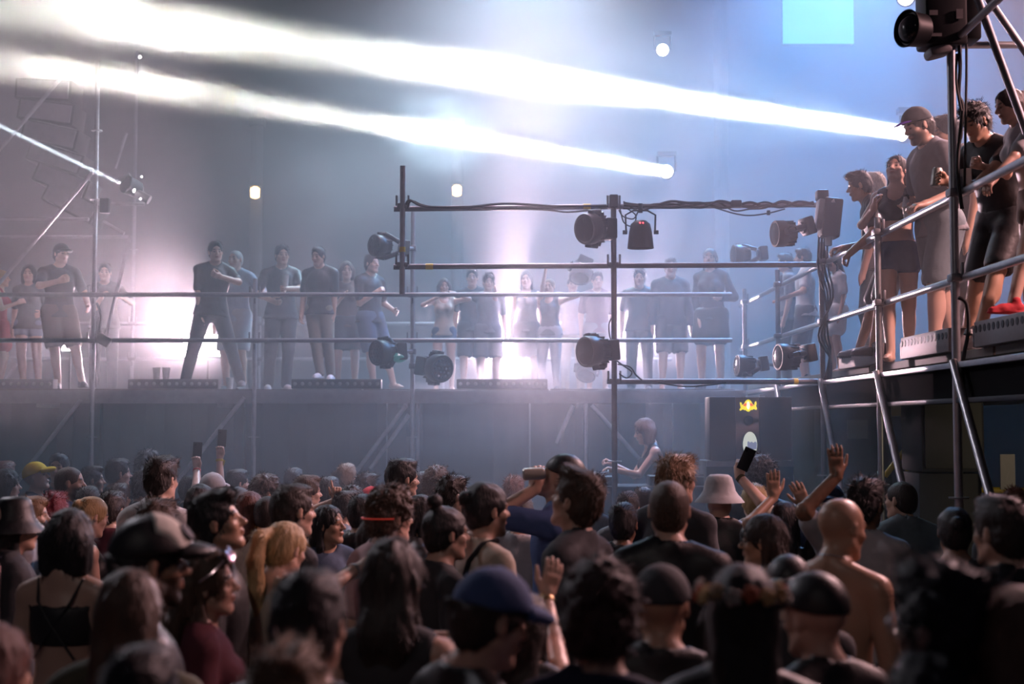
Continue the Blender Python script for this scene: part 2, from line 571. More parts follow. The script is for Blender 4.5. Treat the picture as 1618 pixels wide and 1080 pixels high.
for z in (2.93, 3.42):
    tube('rail', (-8.5, YD - 0.05, z), (at(1155, 500, YD).x, YD - 0.05, z), dk, 'steel_dark')
    tube('rail', (-8.8, 19.6, z), (2.2, 19.6, z), dk, 'steel')
for (a, b) in (((127, 632), (20, 770)), ((386, 628), (268, 775)), ((642, 640), (540, 775)), ((646, 655), (585, 740)), ((905, 640), (880, 700)), ((935, 640), (1010, 725))):
    tube('brace', at(*a, YD - 0.06), at(*b, YD - 0.02), dk, 'steel')
x = at(661, 500, 15.6).x
tube('pole', (x, 15.6, 0), (x, 15.6, 2.3), dk, 'steel')
x = at(925, 500, 15.3).x
tube('pole', (x, 15.3, 0), (x, 15.3, 2.3), dk, 'steel')
# black cloth skirt under the deck, hung in panels
for i in range(8):
    m = MB()
    w, n = 1.58, 16
    pts = []
    ro = random.Random(i)
    ph = ro.uniform(0, 6)
    for k in range(n + 1):
        pts.append((-w / 2 + w * k / n, 0.035 * math.sin(k * 1.9 + ph) + 0.02 * math.sin(k * 0.8 + ph)))
    outl = [(x, 0) for x, _ in pts]
    bmv = m.bm
    top = [bmv.verts.new((x, y * 0.5, 2.28)) for x, y in pts]
    bot = [bmv.verts.new((x, y * 1.4, 0.0)) for x, y in pts]
    for k in range(n):
        bmv.faces.new((top[k], top[k + 1], bot[k + 1], bot[k]))
    r = bmesh.ops.solidify(bmv, geom=bmv.faces[:], thickness=0.008)
    o = m.build('deck_skirt', 'cloth_black')
    o.location = (-8.6 + i * 1.6, 15.95, 0)
    tag(o, 'black cloth panel hung under the rear deck, number %s from the left' % ('one two three four five six seven eight'.split()[i]), 'curtain', 'black skirt panels under the rear deck')

# ---- left tower tubes
tw = thing('scaffold_tower', 'hazy scaffold tower of thin tubes and braces at the far left', 'scaffold')
for (a, b, Y) in (((-5, 241), (106, 112), 15.6), ((-5, 452), (148, 270), 15.3), ((164, 545), (206, 372), 15.5), ((-5, 345), (140, 346), 16.5), ((-5, 374), (205, 374), 17.0),
                  ((163, 350), (196, 369), 15.4), ((182, 266), (200, 210), 19.6), ((-5, 620), (30, 570), 18.0)):
    tube('brace', at(*a, Y), at(*b, Y), tw, 'steel', 0.02)
tl = thing('tower_cable', 'black cable and junction box dangling from the left tower pole', 'cable')
cable([at(153, 478, YD - 0.06), at(160, 500, YD - 0.06), at(158, 520, YD - 0.06), at(163, 535, YD - 0.06)], 0.014, tl)
cable([at(150, 540, YD - 0.06), at(156, 500, YD - 0.05), at(152, 570, YD - 0.06), at(152, 612, YD - 0.06)], 0.008, tl)
MB().box(at(164, 537, YD - 0.08), (0.15, 0.08, 0.11), Matrix.Rotation(0.5, 3, 'Y'), bevel=0.012).build('junction_box', 'black', tl)


# ================================================================== stage fixtures
def basis(d, up=(0, 0, 1)):
    d = Vector(d).normalized()
    x = d.cross(Vector(up))
    if x.length < 1e-3:
        x = Vector((1, 0, 0))
    x.normalize()
    z = x.cross(d)
    return Matrix((x, d, z)).transposed()      # columns: right, forward, up


def moving_head(label, head_c, head_dir, base_c, r=0.13, group='moving head lamps on the scaffold', leds=True, teal=False, fins=True, mount=None):
    """round-bodied moving light: base block, two-armed yoke, barrel with fins, lens plate with LED cells"""
    hc, bc = Vector(head_c), Vector(base_c)
    d = Vector(head_dir).normalized()
    t = thing('moving_head_light', label, 'stage light', bc, group=group)
    B = basis(d)
    o = -bc
    y = bc - hc
    yl = y.length
    yd = y.normalized()
    # base, square to its stem
    Bb = basis(yd)
    MB().box((0, 0, 0), (r * 1.35, r * 0.75, r * 1.35), Bb, bevel=r * 0.12).build('base', 'black', t)
    if mount is not None:
        mp_ = Vector(mount) - bc
        MB().cyl((0, 0, 0), mp_, 0.018).box(mp_, (0.075, 0.075, 0.06), bevel=0.01).build('clamp_arm', 'steel_dark', t)
    st = MB()
    st.cyl(-yd * r * 0.3, -yd * (r * 0.6), r * 0.45, seg=16)
    sidev = yd.cross(d)
    if sidev.length < 0.1:
        sidev = B.col[0]
    sidev = sidev.normalized()
    for sg in (-1, 1):
        a = -yd * r * 0.55 + sidev * sg * r * 0.5
        b = (hc + o) + sidev * sg * r * 1.08 + yd * r * 0.45
        c = (hc + o) + sidev * sg * r * 1.08 - yd * r * 0.15
        st.cyl(a, b, r * 0.22, r * 0.2, seg=10).cyl(b, c, r * 0.2, r * 0.16, seg=10)
        st.cyl(c - sidev * sg * 0.02, c + sidev * sg * r * 0.12, r * 0.24, seg=12)
    st.build('yoke', 'black', t)
    h = MB()
    h.lathe([(r * 0.45, -r * 0.95), (r * 0.78, -r * 0.80), (r * 0.88, -r * 0.35), (r * 0.92, -r * 0.1), (r * 1.0, 0.0), (r * 1.0, r * 0.62), (r * 0.96, r * 0.72), (r * 0.86, r * 0.72), (r * 0.84, r * 0.66)],
            hc + o, d, 28)
    hd = h.build('lamp_barrel', 'black', t)
    if fins:
        f = MB()
        for k in range(14):
            a = 2 * math.pi * k / 14
            v = B.col[0] * math.cos(a) + B.col[2] * math.sin(a)
            f.box((hc + o) + v * r * 0.86 - d * r * 0.42, (r * 0.05, r * 0.7, r * 0.20), Matrix((v.cross(d), d, v)).transposed())
        f.build('cooling_fins', 'rubber', hd)
    ln = MB().lathe([(r * 0.83, 0), (r * 0.80, r * 0.05), (r * 0.4, r * 0.10), (0.001, r * 0.12)], hc + o + d * r * 0.64, d, 24).build('lens', 'black_gloss', t)
    if leds:
        lm = MB()
        for rad, n in ((0.0, 1), (0.30, 6), (0.60, 12)):
            for k in range(n):
                a = 2 * math.pi * k / n
                p = hc + o + d * r * (0.74 - 0.08 * rad) + (B.col[0] * math.cos(a) + B.col[2] * math.sin(a)) * rad * r
                lm.lathe([(r * 0.11, 0), (r * 0.10, r * 0.03), (r * 0.03, r * 0.05)], p, d, 8)
        lm.build('led_cells', 'lens_dark', ln)
    if teal:
        MB().lathe([(r * 0.5, 0), (r * 0.6, r * 0.3), (r * 0.3, r * 0.5)], -yd * r * 0.2 + Vector((0, -0.02, -r * 0.3)), (0, -0.4, -1), 16).build('status_cover', M['teal_glass'], t)
    return t


M['teal_glass'] = mat('teal_gel', (0.02, 0.16, 0.15), 0.3, emit=(0.03, 0.25, 0.23), strength=0.25)
moving_head('black moving light left of the centre post, hung below the top rail', at(936, 361, 12.2), (-0.75, -0.62, -0.12), at(962, 362, 12.24), 0.135, leds=False)
moving_head('black moving light low on the centre post, tilted toward the viewer', at(938, 555, 12.2), (-0.8, -0.55, -0.05), at(964, 553, 12.28), 0.135, leds=False)
moving_head('black moving light pointing left under the right end of the top rail', at(1238, 369, 12.15), (-0.97, -0.2, -0.05), at(1276, 357, 12.2), 0.115, leds=False)
moving_head('black moving light pointing left above the bottom rail near the corner post', at(1243, 564, 12.15), (-0.97, -0.22, 0.0), at(1278, 557, 12.2), 0.115, leds=False)
moving_head('smaller grey moving light pointing left, behind the bottom rail', at(1176, 578, 13.6), (-0.98, -0.15, 0.03), at(1207, 574, 13.6), 0.105, mount=(XR, 14.35, at(1207, 574, 13.9).z))
moving_head('moving light with LED cells and teal cover on the post left of centre', at(606, 557, 14.8), (-0.72, -0.68, -0.05), at(634, 555, 14.85), 0.135, teal=True, mount=(at(652, 500, YD).x, YD, at(652, 555, YD).z))
moving_head('hazy moving light with LED cells, right of the post with the teal lamp', at(690, 581, 15.05), (0.60, -0.78, -0.1), at(668, 578, 15.1), 0.15, mount=(at(652, 500, YD).x, YD, at(652, 578, YD).z))
moving_head('hazy moving light high on the left, its lens turned to the viewer', at(601, 388, 14.6), (-0.72, -0.68, -0.02), at(640, 392, 14.65), 0.115, mount=(at(652, 500, YD).x, YD, at(652, 392, YD).z))
moving_head('faint moving light in the haze behind the centre post', at(917, 430, 16.4), (-0.1, -0.5, -0.8), at(925, 412, 16.4), 0.13, leds=False)
moving_head('faint moving light pointing left behind the right bay of the frame', at(1170, 403, 14.8), (-0.98, -0.15, 0.0), at(1206, 400, 14.8), 0.11)
moving_head('faint moving light in the haze at the end of the lit deck', at(927, 585, 16.2), (-0.2, -0.6, -0.7), at(930, 570, 16.2), 0.12, leds=False)
# big profile at the top right
bg1 = thing('moving_head_light', 'large black moving light strapped high on the pole at the top right', 'stage light', at(1490, 30, 8.6), group='moving head lamps on the scaffold')
c0 = at(1490, 30, 8.6)
def L(px, py, Y): return at(px, py, Y) - c0
MB().box(L(1487, 26, 8.62), (0.26, 0.22, 0.40), bevel=0.02).build('housing', 'black', bg1)
MB().box(L(1530, 20, 8.70), (0.10, 0.2, 0.38), bevel=0.015).build('side_module', 'black', bg1)
hd = MB().lathe([(0.06, -0.12), (0.10, -0.08), (0.105, 0.0), (0.115, 0.04), (0.108, 0.045), (0.10, 0.02)], L(1440, 46, 8.5), (-0.9, -0.42, 0.0), 28).build('lamp_barrel', 'black', bg1)
MB().lathe([(0.098, 0.0), (0.085, 0.035), (0.05, 0.055), (0.001, 0.062)], L(1440, 46, 8.5), (-0.9, -0.42, 0.0), 28).build('lens', 'black_gloss', hd)
MB().box(L(1482, 82, 8.6), (0.14, 0.16, 0.06), Matrix.Rotation(-0.25, 3, 'Y'), bevel=0.02).build('foot_bracket', 'alu', bg1)
for (px, py, w, h) in ((1516, 22, 0.04, 0.06), (1475, 20, 0.05, 0.03), (1480, 55, 0.06, 0.02)):
    MB().box(L(px, py, 8.5), (w, 0.01, h)).build('panel_label', 'alu', bg1)
# PAR can hanging down
pcn = thing('par_can', 'black par can hanging downward from the top rail with two red indicator dots', 'stage light', at(1012, 345, 12.25))
c0 = at(1012, 345, 12.25)
MB().lathe([(0.05, 0.0), (0.085, -0.03), (0.10, -0.10), (0.115, -0.24), (0.108, -0.24), (0.095, -0.2)], (0, 0, -0.02), (0, 0, 1), 24).build('can', 'black', pcn)
yk = MB()
yk.tube([(-0.125, 0, -0.12), (-0.13, 0, 0.03), (-0.06, 0, 0.07), (0.06, 0, 0.07), (0.13, 0, 0.03), (0.125, 0, -0.12)], 0.009)
yk.cyl((0, 0, 0.05), (0, 0, 0.13), 0.02).build('yoke', 'black', pcn)
for sx in (-0.012, 0.014):
    MB().lathe([(0.007, 0), (0.004, 0.005)], (sx, -0.088, -0.05), (0, -1, 0), 8).build('indicator', 'red_led', pcn)
for sx in (-0.135, 0.135):
    MB().cyl((sx - 0.02, 0, -0.12), (sx + 0.02, 0, -0.12), 0.018).build('knob', 'black', pcn)
# control box on the corner post
cbx = thing('dimmer_box', 'dark boxy lamp housing on top of the gantry corner post', 'stage light', at(1312, 345, 12.2))
MB().box((0, 0, 0), (0.16, 0.2, 0.34), Matrix.Rotation(0.12, 3, 'Y'), bevel=0.02).build('housing', 'black', cbx)
MB().box((-0.10, -0.02, 0.03), (0.05, 0.14, 0.26), Matrix.Rotation(0.12, 3, 'Y'), bevel=0.01).build('heat_sink', 'steel_dark', cbx)
MB().box((-0.07, 0, 0.2), (0.10, 0.12, 0.09), bevel=0.015).build('clamp', 'black', cbx)
MB().cyl((-0.10, -0.05, 0.10), (0.02, -0.09, 0.14), 0.02).build('handle', 'steel', cbx)

# left tower fixture with thin beam
lf = thing('tower_lamp', 'small pin-beam lamp on outrigger arms beside the left tower pole', 'stage light', at(205, 300, YD))
c0 = at(205, 300, YD)
MB().lathe([(0.05, -0.14), (0.09, -0.1), (0.10, 0.06), (0.09, 0.07)], L(206, 294, YD), (-0.6, -0.75, 0.25), 20).build('lamp_barrel', 'black', lf)
MB().cyl(L(184, 286, YD), L(206, 277, YD), 0.03).build('arm', 'steel', lf)
MB().cyl(L(176, 322, YD), L(228, 322, YD), 0.02).build('arm', 'steel', lf)
MB().cyl(L(216, 305, YD), L(236, 316, YD), 0.045, 0.05).build('snoot', 'alu', lf)
MB().box(L(166, 325, YD), (0.10, 0.08, 0.16), bevel=0.01).build('clamp', 'black', lf)
MB().lathe([(0.022, 0), (0.010, 0.012)], L(212, 301, YD - 0.12), (-0.5, -0.85, 0.2), 10).build('lens', 'lens_glow', lf)
for (px, py) in ((224, 279), (222, 314)):
    MB().lathe([(0.011, 0), (0.006, 0.006)], L(px, py, YD - 0.1), (0, -1, 0), 8).build('indicator', 'lens_glow', lf)

# beam projectors (bright round lenses facing the hall)
def projector(label, p, target, r, lens='lens_glow'):
    p = Vector(p)
    d = (Vector(target) - p).normalized()
    t = thing('beam_projector', label, 'stage light', p, group='beam lamps high in the haze')
    MB().lathe([(r * 0.7, -r * 3.2), (r * 1.1, -r * 2.8), (r * 1.25, -r * 0.3), (r * 1.12, 0.0), (r * 1.02, 0.0), (r * 1.0, -0.02)], -d * 0.02, d, 24).build('lamp_barrel', 'black', t)
    MB().lathe([(r, -0.018), (r * 0.7, -0.012), (0.001, -0.008)], -d * 0.02, d, 24).build('lens', lens, t)
    yk = MB()
    B = basis(d)
    for sg in (-1, 1):
        yk.cyl(-d * r * 1.5 + B.col[0] * sg * r * 1.4, -d * r * 1.5 + B.col[0] * sg * r * 1.4 + Vector((0, 0, r * 2.4)), r * 0.16)
    yk.box(-d * r * 1.5 + Vector((0, 0, r * 2.7)), (r * 2.9, r * 1.2, r * 0.7))
    yk.build('yoke', 'black', t)
    return t
projector('beam lamp behind the man in the dark cap, throwing the long upper beam', BEAM1, at(120, 30, 12.0), 0.105)
projector('round white beam lamp above the lighting frame, start of the lower beam', BEAM2, at(600, 500, 2.0), 0.085)
projector('round white beam lamp high above the frame, left of the cyan screen', at(1047, 79, 18.5), at(950, 400, 3.0), 0.078)
projector('round white beam lamp cut off by the top edge beside the large moving light', at(1431, -4, 17.0), at(1100, 500, 3.0), 0.095)
pj = projector('tiny bright lamp far up on the left near the tower', at(221, 90, 20.5), at(600, 500, 2.0), 0.022)

# floods behind the dancers
NUM = ['leftmost of the small floods, between the legs of the man in shorts', '']
FL_LABEL = ['wide bright flood lamp glaring behind the man in the wide stance', 'square bright flood lamp glaring between the legs at mid deck', 'small bright flood lamp between the legs of the man in dark shorts',
            'narrow bright flood lamp beside the man in brown trousers', 'small bright flood lamp behind the dark figures right of the centre post']
for (px, py, Y, w, h, W), lb in zip(FLOODS, FL_LABEL):
    c = at(px, py, Y)
    sw, sh = w / F_PX * Y, h / F_PX * Y
    t = thing('flood_lamp', lb, 'stage light', (c.x, c.y, ZD), group='flood lamps on the rear deck')
    hz_ = c.z - ZD
    MB().box((0, 0, hz_), (sw, 0.03, sh), bevel=0.004).build('glass', 'white_glow', t)
    m = MB()
    for sx in (-1, 1):
        m.box((sx * (sw / 2 + 0.012), 0.02, hz_), (0.024, 0.1, sh + 0.05))
    for sz in (-1, 1):
        m.box((0, 0.02, hz_ + sz * (sh / 2 + 0.012)), (sw, 0.1, 0.024))
    m.box((0, 0.07, hz_), (sw * 0.96, 0.06, sh * 0.96), bevel=0.01)
    m.build('housing', 'black', t)
    s = MB()
    s.cyl((0, 0.1, 0.02), (0, 0.1, hz_), 0.016)
    s.box((0, 0.1, 0.012), (0.35, 0.3, 0.024))
    s.build('stand', 'black', t)

# light battens lying on the decks
cell = MB().lathe([(0.022, 0), (0.018, 0.008), (0.004, 0.012)], (0, 0, 0), (0, -1, 0), 8).mesh('lens_cell')
def batten(label, x0, x1, y, z, h, nc):
    t = thing('light_batten', label, 'light batten', ((x0 + x1) / 2, y, z), group='dark light battens on the rear deck edge')
    w = x1 - x0
    MB().box((0, 0, h / 2), (w, 0.16, h), bevel=0.008).build('housing', 'black', t)
    for k in range(nc):
        part('lens_cell', cell, 'steel_dark', t, (-w / 2 + w * (k + 0.5) / nc, -0.078, h / 2))
    return t
for (a, b, lb, n) in ((-20, 88, 'dark light batten on the rear deck at the far left edge', 9), (205, 347, 'dark light batten under the foot of the man in the wide stance', 12),
                      (462, 603, 'dark light batten in front of the man in brown trousers', 12), (722, 865, 'hazy light batten at mid deck below the glaring square flood', 12)):
    batten(lb, at(a, 600, YD + 0.25).x, at(b, 600, YD + 0.25).x, YD + 0.25, ZD, 0.105, n)
# perforated blinders along the gantry edge
def blinder(label, y0, y1):
    t = thing('perforated_blinder', label, 'light batten', (XR + 0.12, (y0 + y1) / 2, 2.50), group='perforated grey light boxes on the gantry edge')
    w = y1 - y0
    MB().box((0, 0, 0.075), (0.12, w, 0.15), bevel=0.006).build('housing', 'alu', t)
    hole = cached_hole()
    n = int(w / 0.075)
    for k in range(n):
        part('hole', hole, 'black', t, (-0.0605, -w / 2 + w * (k + 0.5) / n, 0.105))
    MB().box((0.0, w / 2 + 0.03, 0.06), (0.10, 0.06, 0.12), bevel=0.006).build('end_box', 'black', t)
    return t
_hole = []
def cached_hole():
    if not _hole:
        _hole.append(MB().lathe([(0.024, 0), (0.022, 0.003), (0.004, 0.002)], (0, 0, 0), (-1, 0, 0), 8).mesh('hole'))
    return _hole[0]
blinder('perforated grey light box on the gantry edge beside the red shoe', 7.45, 8.45)
blinder('perforated grey light box at the bare feet of the girl in denim shorts', 8.95, 10.05)
blinder('perforated grey light box on the gantry edge nearest the corner post', 10.65, 11.95)

# ================================================================== far background
def column(px, w, Y, pyt, name_lab):
    c = at(px, 500, Y)
    r = w / F_PX * Y / 2
    t = thing('column', name_lab, 'column', (c.x, Y, 0), group='pale columns on the rear wall')
    m = MB()
    n = 40
    ring = []
    zt = at(px, pyt, Y).z
    for z in (0.0, zt):
        ring.append([m.bm.verts.new(((r * (1 - 0.06 * (k % 2))) * math.cos(2 * math.pi * k / n), (r * (1 - 0.06 * (k % 2))) * math.sin(2 * math.pi * k / n), z)) for k in range(n)])
    for k in range(n):
        m.bm.faces.new((ring[0][k], ring[0][(k + 1) % n], ring[1][(k + 1) % n], ring[1][k]))
    m.bm.faces.new(ring[1])
    m.build('shaft', 'column', t, smooth=False)
    MB().box((0, 0, zt + 0.06), (r * 2.5, r * 2.5, 0.12), bevel=0.02).build('capital', 'column', t)
    MB().box((0, 0, 0.1), (r * 2.6, r * 2.6, 0.2), bevel=0.02).build('plinth', 'column', t)
    return t
column(1142, 23, 21.5, -60, 'pale fluted column right of centre, seen through the haze')
column(403, 20, 22.5, 200, 'faint column with the amber lamp, left of centre')
column(722, 18, 23.5, 200, 'faint column with a small white lamp, near the middle')
for (px, py, Y, lb, em) in ((403, 303, 22.1, 'amber lantern glowing on the left column', 'warm_glow'), (722, 300, 23.1, 'small pale lantern glowing on the middle column', 'warm_glow')):
    c = at(px, py, Y)
    t = thing('wall_lantern', lb, 'lamp', c, group='lanterns on the columns')
    MB().lathe([(0.03, -0.10), (0.07, -0.08), (0.075, 0.05), (0.03, 0.08)], (0, 0, 0), (0, 0, 1), 12).build('glass', em, t)
    MB().lathe([(0.10, 0.08), (0.09, 0.11), (0.02, 0.15)], (0, 0, 0), (0, 0, 1), 12).build('hood', 'black', t)
    MB().box((0, 0.14, 0.05), (0.05, 0.2, 0.05)).build('bracket', 'black', t)

# LED screen
Ys = 20.0
a, b = at(1236, -60, Ys), at(1349, 69, Ys)
m = bpy.data.materials.new('led_screen')
m.use_nodes = True
nt = m.node_tree
bs = nt.nodes['Principled BSDF']
bs.inputs['Base Color'].default_value = (0.01, 0.02, 0.02, 1)
tc = nt.nodes.new('ShaderNodeTexCoord')
mp = nt.nodes.new('ShaderNodeMapping')
mp.inputs['Scale'].default_value = (46, 46, 46)
nt.links.new(tc.outputs['Object'], mp.inputs[0])
br = nt.nodes.new('ShaderNodeTexBrick')
br.offset = 0.0
br.inputs['Scale'].default_value = 1.0
br.inputs['Mortar Size'].default_value = 0.10
br.inputs['Brick Width'].default_value = 1.0
br.inputs['Row Height'].default_value = 1.0
br.inputs['Color1'].default_value = (0.17, 0.80, 0.95, 1)
br.inputs['Color2'].default_value = (0.22, 0.86, 0.98, 1)
br.inputs['Mortar'].default_value = (0.08, 0.45, 0.72, 1)
cx = nt.nodes.new('ShaderNodeCombineXYZ')
sx = nt.nodes.new('ShaderNodeSeparateXYZ')
nt.links.new(mp.outputs[0], sx.inputs[0])
nt.links.new(sx.outputs[0], cx.inputs[0])
nt.links.new(sx.outputs[2], cx.inputs[1])
nt.links.new(cx.outputs[0], br.inputs['Vector'])
nt.links.new(br.outputs[0], bs.inputs['Emission Color'])
bs.inputs['Emission Strength'].default_value = 0.75
M['led_screen'] = m
sc_ = thing('led_screen', 'bright cyan LED screen panel cut by the top edge', 'screen', ((a.x + b.x) / 2, Ys, b.z))
hh = a.z - b.z
MB().box((0, 0, hh / 2), (b.x - a.x, 0.04, hh)).build('pixel_panel', 'led_screen', sc_, smooth=False)
MB().box((0, 0.09, hh / 2), (b.x - a.x, 0.12, hh), bevel=0.01).build('casing', 'black', sc_)

# line array hanging at the left
la = thing('line_array', 'curved hanging stack of loudspeaker boxes, dim at the far left', 'loudspeaker')
pts = [(78, 148), (82, 182), (88, 218), (96, 254), (106, 290), (120, 324)]
for i, (px, py) in enumerate(pts):
    c = at(px, py, 20.0)
    ang = 0.05 + 0.085 * i
    R = Matrix.Rotation(ang, 3, 'Y')
    bx = MB().box((0, 0, 0), (0.80, 0.55, 0.30), R, bevel=0.02).build('speaker_box', M['steel_dark'] if False else 'charcoal_paint' if 'charcoal_paint' in M else 'black', la)
    bx.location = c
    g = MB().box((0, -0.285, 0), (0.72, 0.02, 0.24), R).build('grille', 'steel_dark', bx)

# ---- DJ position
dj = thing('dj_riser', 'low black riser carrying the performer and mixer table', 'platform', (at(1000, 750, 13.7).x, 13.75, 0))
MB().box((0, 0.3, 0.42), (2.6, 1.7, 0.06), bevel=0.01).build('riser_top', 'ply', dj)
for sx in (-1.2, 1.2):
    for sy in (-0.45, 1.05):
        MB().cyl((sx, sy, 0), (sx, sy, 0.4), 0.024).build('leg', 'steel_dark', dj)
MB().box((0, -0.5, 0.21), (2.6, 0.03, 0.40)).build('fascia', 'cloth_black', dj)
tbx, tby = at(1020, 760, 13.0).x, 13.05
tb = thing('mixer_table', 'black covered table with record decks in front of the performer', 'table', (tbx, tby, 0))
MB().box((0, 0, 1.46), (1.7, 0.6, 0.05), bevel=0.008).build('tabletop', 'cloth_black', tb)
MB().box((0, -0.29, 0.72), (1.7, 0.02, 1.46)).build('front_cloth', 'cloth_black', tb)
for sx in (-0.8, 0.8):
    for sy in (-0.25, 0.25):
        MB().box((sx, sy, 0.72), (0.04, 0.04, 1.44)).build('leg', 'steel_dark', tb)
for (dx, lb) in ((-0.5, 'black turntable deck on the left of the mixer table'), (0.55, 'black turntable deck on the right of the mixer table')):
    t = thing('turntable', lb, 'turntable', (tbx + dx, tby, 1.487), group='decks on the mixer table')
    MB().box((0, 0, 0.04), (0.44, 0.36, 0.08), bevel=0.01).build('plinth', 'black', t)
    MB().lathe([(0.15, 0.08), (0.15, 0.095), (0.145, 0.1), (0.01, 0.1)], (-0.03, 0, 0), (0, 0, 1), 28).build('platter', 'black_gloss', t)
    MB().tube([(0.17, 0.1, 0.1), (0.17, 0.1, 0.13), (0.16, -0.02, 0.12), (0.08, -0.08, 0.11)], 0.006).build('tone_arm', 'steel', t)
mx = thing('dj_mixer', 'small black mixer with lit white and orange lights on the table', 'mixer', (at(1052, 757, 12.95).x, 12.95, 1.487))
MB().box((0, 0, 0.045), (0.32, 0.30, 0.09), bevel=0.01).build('case', 'black', mx)
for (dx, e, w) in ((-0.04, 'lens_glow', 0.012), (0.06, 'lens_glow', 0.008), (-0.10, 'lens_glow', 0.006), (-0.055, 'warm_glow', 0.012)):
    MB().lathe([(w, 0), (w * 0.6, w * 0.7)], (dx, -0.14, 0.095 if e == 'lens_glow' else 0.08), (0, -0.6, 0.8), 10).build('lamp', e, mx)
for k in range(5):
    MB().lathe([(0.012, 0), (0.01, 0.02)], (-0.1 + 0.05 * k, 0.05, 0.09), (0, 0, 1), 8).build('knob', 'steel_dark', mx)

# ---- loudspeaker with emblem
Yk = 12.9
sa, sb = at(1118, 726, Yk), at(1246, 627, Yk)
wk, hk = sb.x - sa.x, sb.z - sa.z
sp = thing('loudspeaker', 'black monitor loudspeaker with yellow twin-animal emblem and lit oval port', 'loudspeaker', ((sa.x + sb.x) / 2, Yk, sa.z))
M['spk'] = mat('speaker_black', (0.018, 0.019, 0.024), 0.7, noise=0.2, nscale=60)
M['spk_mid'] = mat('speaker_brown_grey', (0.15, 0.125, 0.13), 0.6, noise=0.12)
wl = wk * (258 / 808) ; wm = wk * (222 / 808)
for (x0, x1, nm) in ((-wk / 2, -wk / 2 + wl, 'grille'), (wk / 2 - wk * 0.395, wk / 2, 'grille')):
    MB().box(((x0 + x1) / 2, 0, hk / 2), (x1 - x0, 0.30, hk), bevel=0.006).build(nm, 'spk', sp)
xm = (-wk / 2 + wl + wk / 2 - wk * 0.395) / 2
MB().box((xm, 0.01, hk / 2), (wm + 0.02, 0.30, hk - 0.01)).build('centre_panel', 'spk_mid', sp)
MB().box((0, 0.18, hk / 2), (wk * 0.98, 0.08, hk * 0.98)).build('back_panel', 'spk', sp)
yf = -0.142
u = wk / 128.0   # metres per photo pixel
def spx(zx, zy):   # coordinates in the 1090..1260 / 600..770 crop, 6.353 per pixel
    return ((1090 + zx / 6.353 - 1182) * u, (726 - (600 + zy / 6.353)) * u)
hx, hzv = spx(562, 408)
MB().lathe([(0.042, 0), (0.042, 0.012), (0.036, 0.012), (0.03, -0.005), (0.002, -0.012)], (hx, yf, hzv), (0, -1, 0), 24).build('tweeter', 'black_gloss', sp)
ox, ozv = spx(570, 645)
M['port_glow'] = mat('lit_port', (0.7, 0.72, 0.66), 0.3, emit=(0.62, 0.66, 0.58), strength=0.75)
M['port_glint'] = mat('painted_reflection', (0.25, 0.28, 0.4), 0.3, emit=(0.22, 0.24, 0.38), strength=0.6)  # reflection in the port window, painted as a faintly glowing shape
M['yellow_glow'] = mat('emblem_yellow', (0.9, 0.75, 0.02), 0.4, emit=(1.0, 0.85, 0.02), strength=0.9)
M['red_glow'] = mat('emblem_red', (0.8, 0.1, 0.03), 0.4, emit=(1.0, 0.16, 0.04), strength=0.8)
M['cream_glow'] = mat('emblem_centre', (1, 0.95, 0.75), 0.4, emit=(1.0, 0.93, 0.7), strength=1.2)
def ellipse(cx, cz, rx, rz, n=32):
    return [(cx + rx * math.cos(2 * math.pi * k / n), cz + rz * math.sin(2 * math.pi * k / n)) for k in range(n)]
MB().prism(ellipse(ox, ozv, 80 / 6.353 * u, 130 / 6.353 * u), -0.012, Matrix.Translation((0, yf + 0.004, 0))).build('port_rim', 'steel_dark', sp)
po = MB().prism(ellipse(ox + 0.004, ozv, 70 / 6.353 * u, 124 / 6.353 * u), -0.004, Matrix.Translation((0, yf - 0.008, 0))).build('port_window', 'port_glow', sp)
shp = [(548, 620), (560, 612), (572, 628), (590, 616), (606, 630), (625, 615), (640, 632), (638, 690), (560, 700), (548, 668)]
MB().prism([spx(*p) for p in shp], -0.002, Matrix.Translation((0, yf - 0.0125, 0))).build('port_reflection', 'port_glint', po)
# emblem: two facing animals before a disc
em = [(480, 232), (496, 236), (500, 262), (518, 250), (534, 222), (548, 210), (562, 204), (576, 210), (590, 222), (606, 250), (624, 262), (626, 232), (640, 222), (644, 250), (636, 266), (648, 292), (640, 306), (624, 300), (612, 296),
      (600, 308), (586, 304), (576, 318), (562, 324), (546, 318), (536, 306), (522, 308), (510, 298), (494, 308), (480, 314), (476, 300), (490, 286), (484, 264)]
emb = MB().prism([spx(*p) for p in em], -0.006, Matrix.Translation((0, yf, 0))).build('emblem', 'yellow_glow', sp)
for sgn in (-1, 1):
    bull = [(4, -8), (14, -24), (34, -22), (50, -2), (56, 8), (40, 6), (26, 12), (20, 2), (8, 10)]
    MB().prism([spx(561 + sgn * x, 262 + y) for x, y in bull], -0.003, Matrix.Translation((0, yf - 0.0065, 0))).build('emblem_animal', 'red_glow', emb)
MB().prism([spx(x, y) for x, y in ellipse(560, 262, 15, 40, 18)], -0.003, Matrix.Translation((0, yf - 0.0075, 0))).build('emblem_disc', 'cream_glow', emb)
stn = thing('speaker_stand', 'black box plinth under the emblem loudspeaker', 'stand', (sp.location.x, Yk + 0.05, 0))
MB().box((-0.02, 0, sa.z / 2), (wk * 1.05, 0.5, sa.z - 0.01), bevel=0.01).build('plinth', 'spk', stn)
MB().box((-0.02, -0.26, sa.z - 0.03), (wk * 1.05, 0.02, 0.05)).build('edge_trim', 'steel_dark', stn)

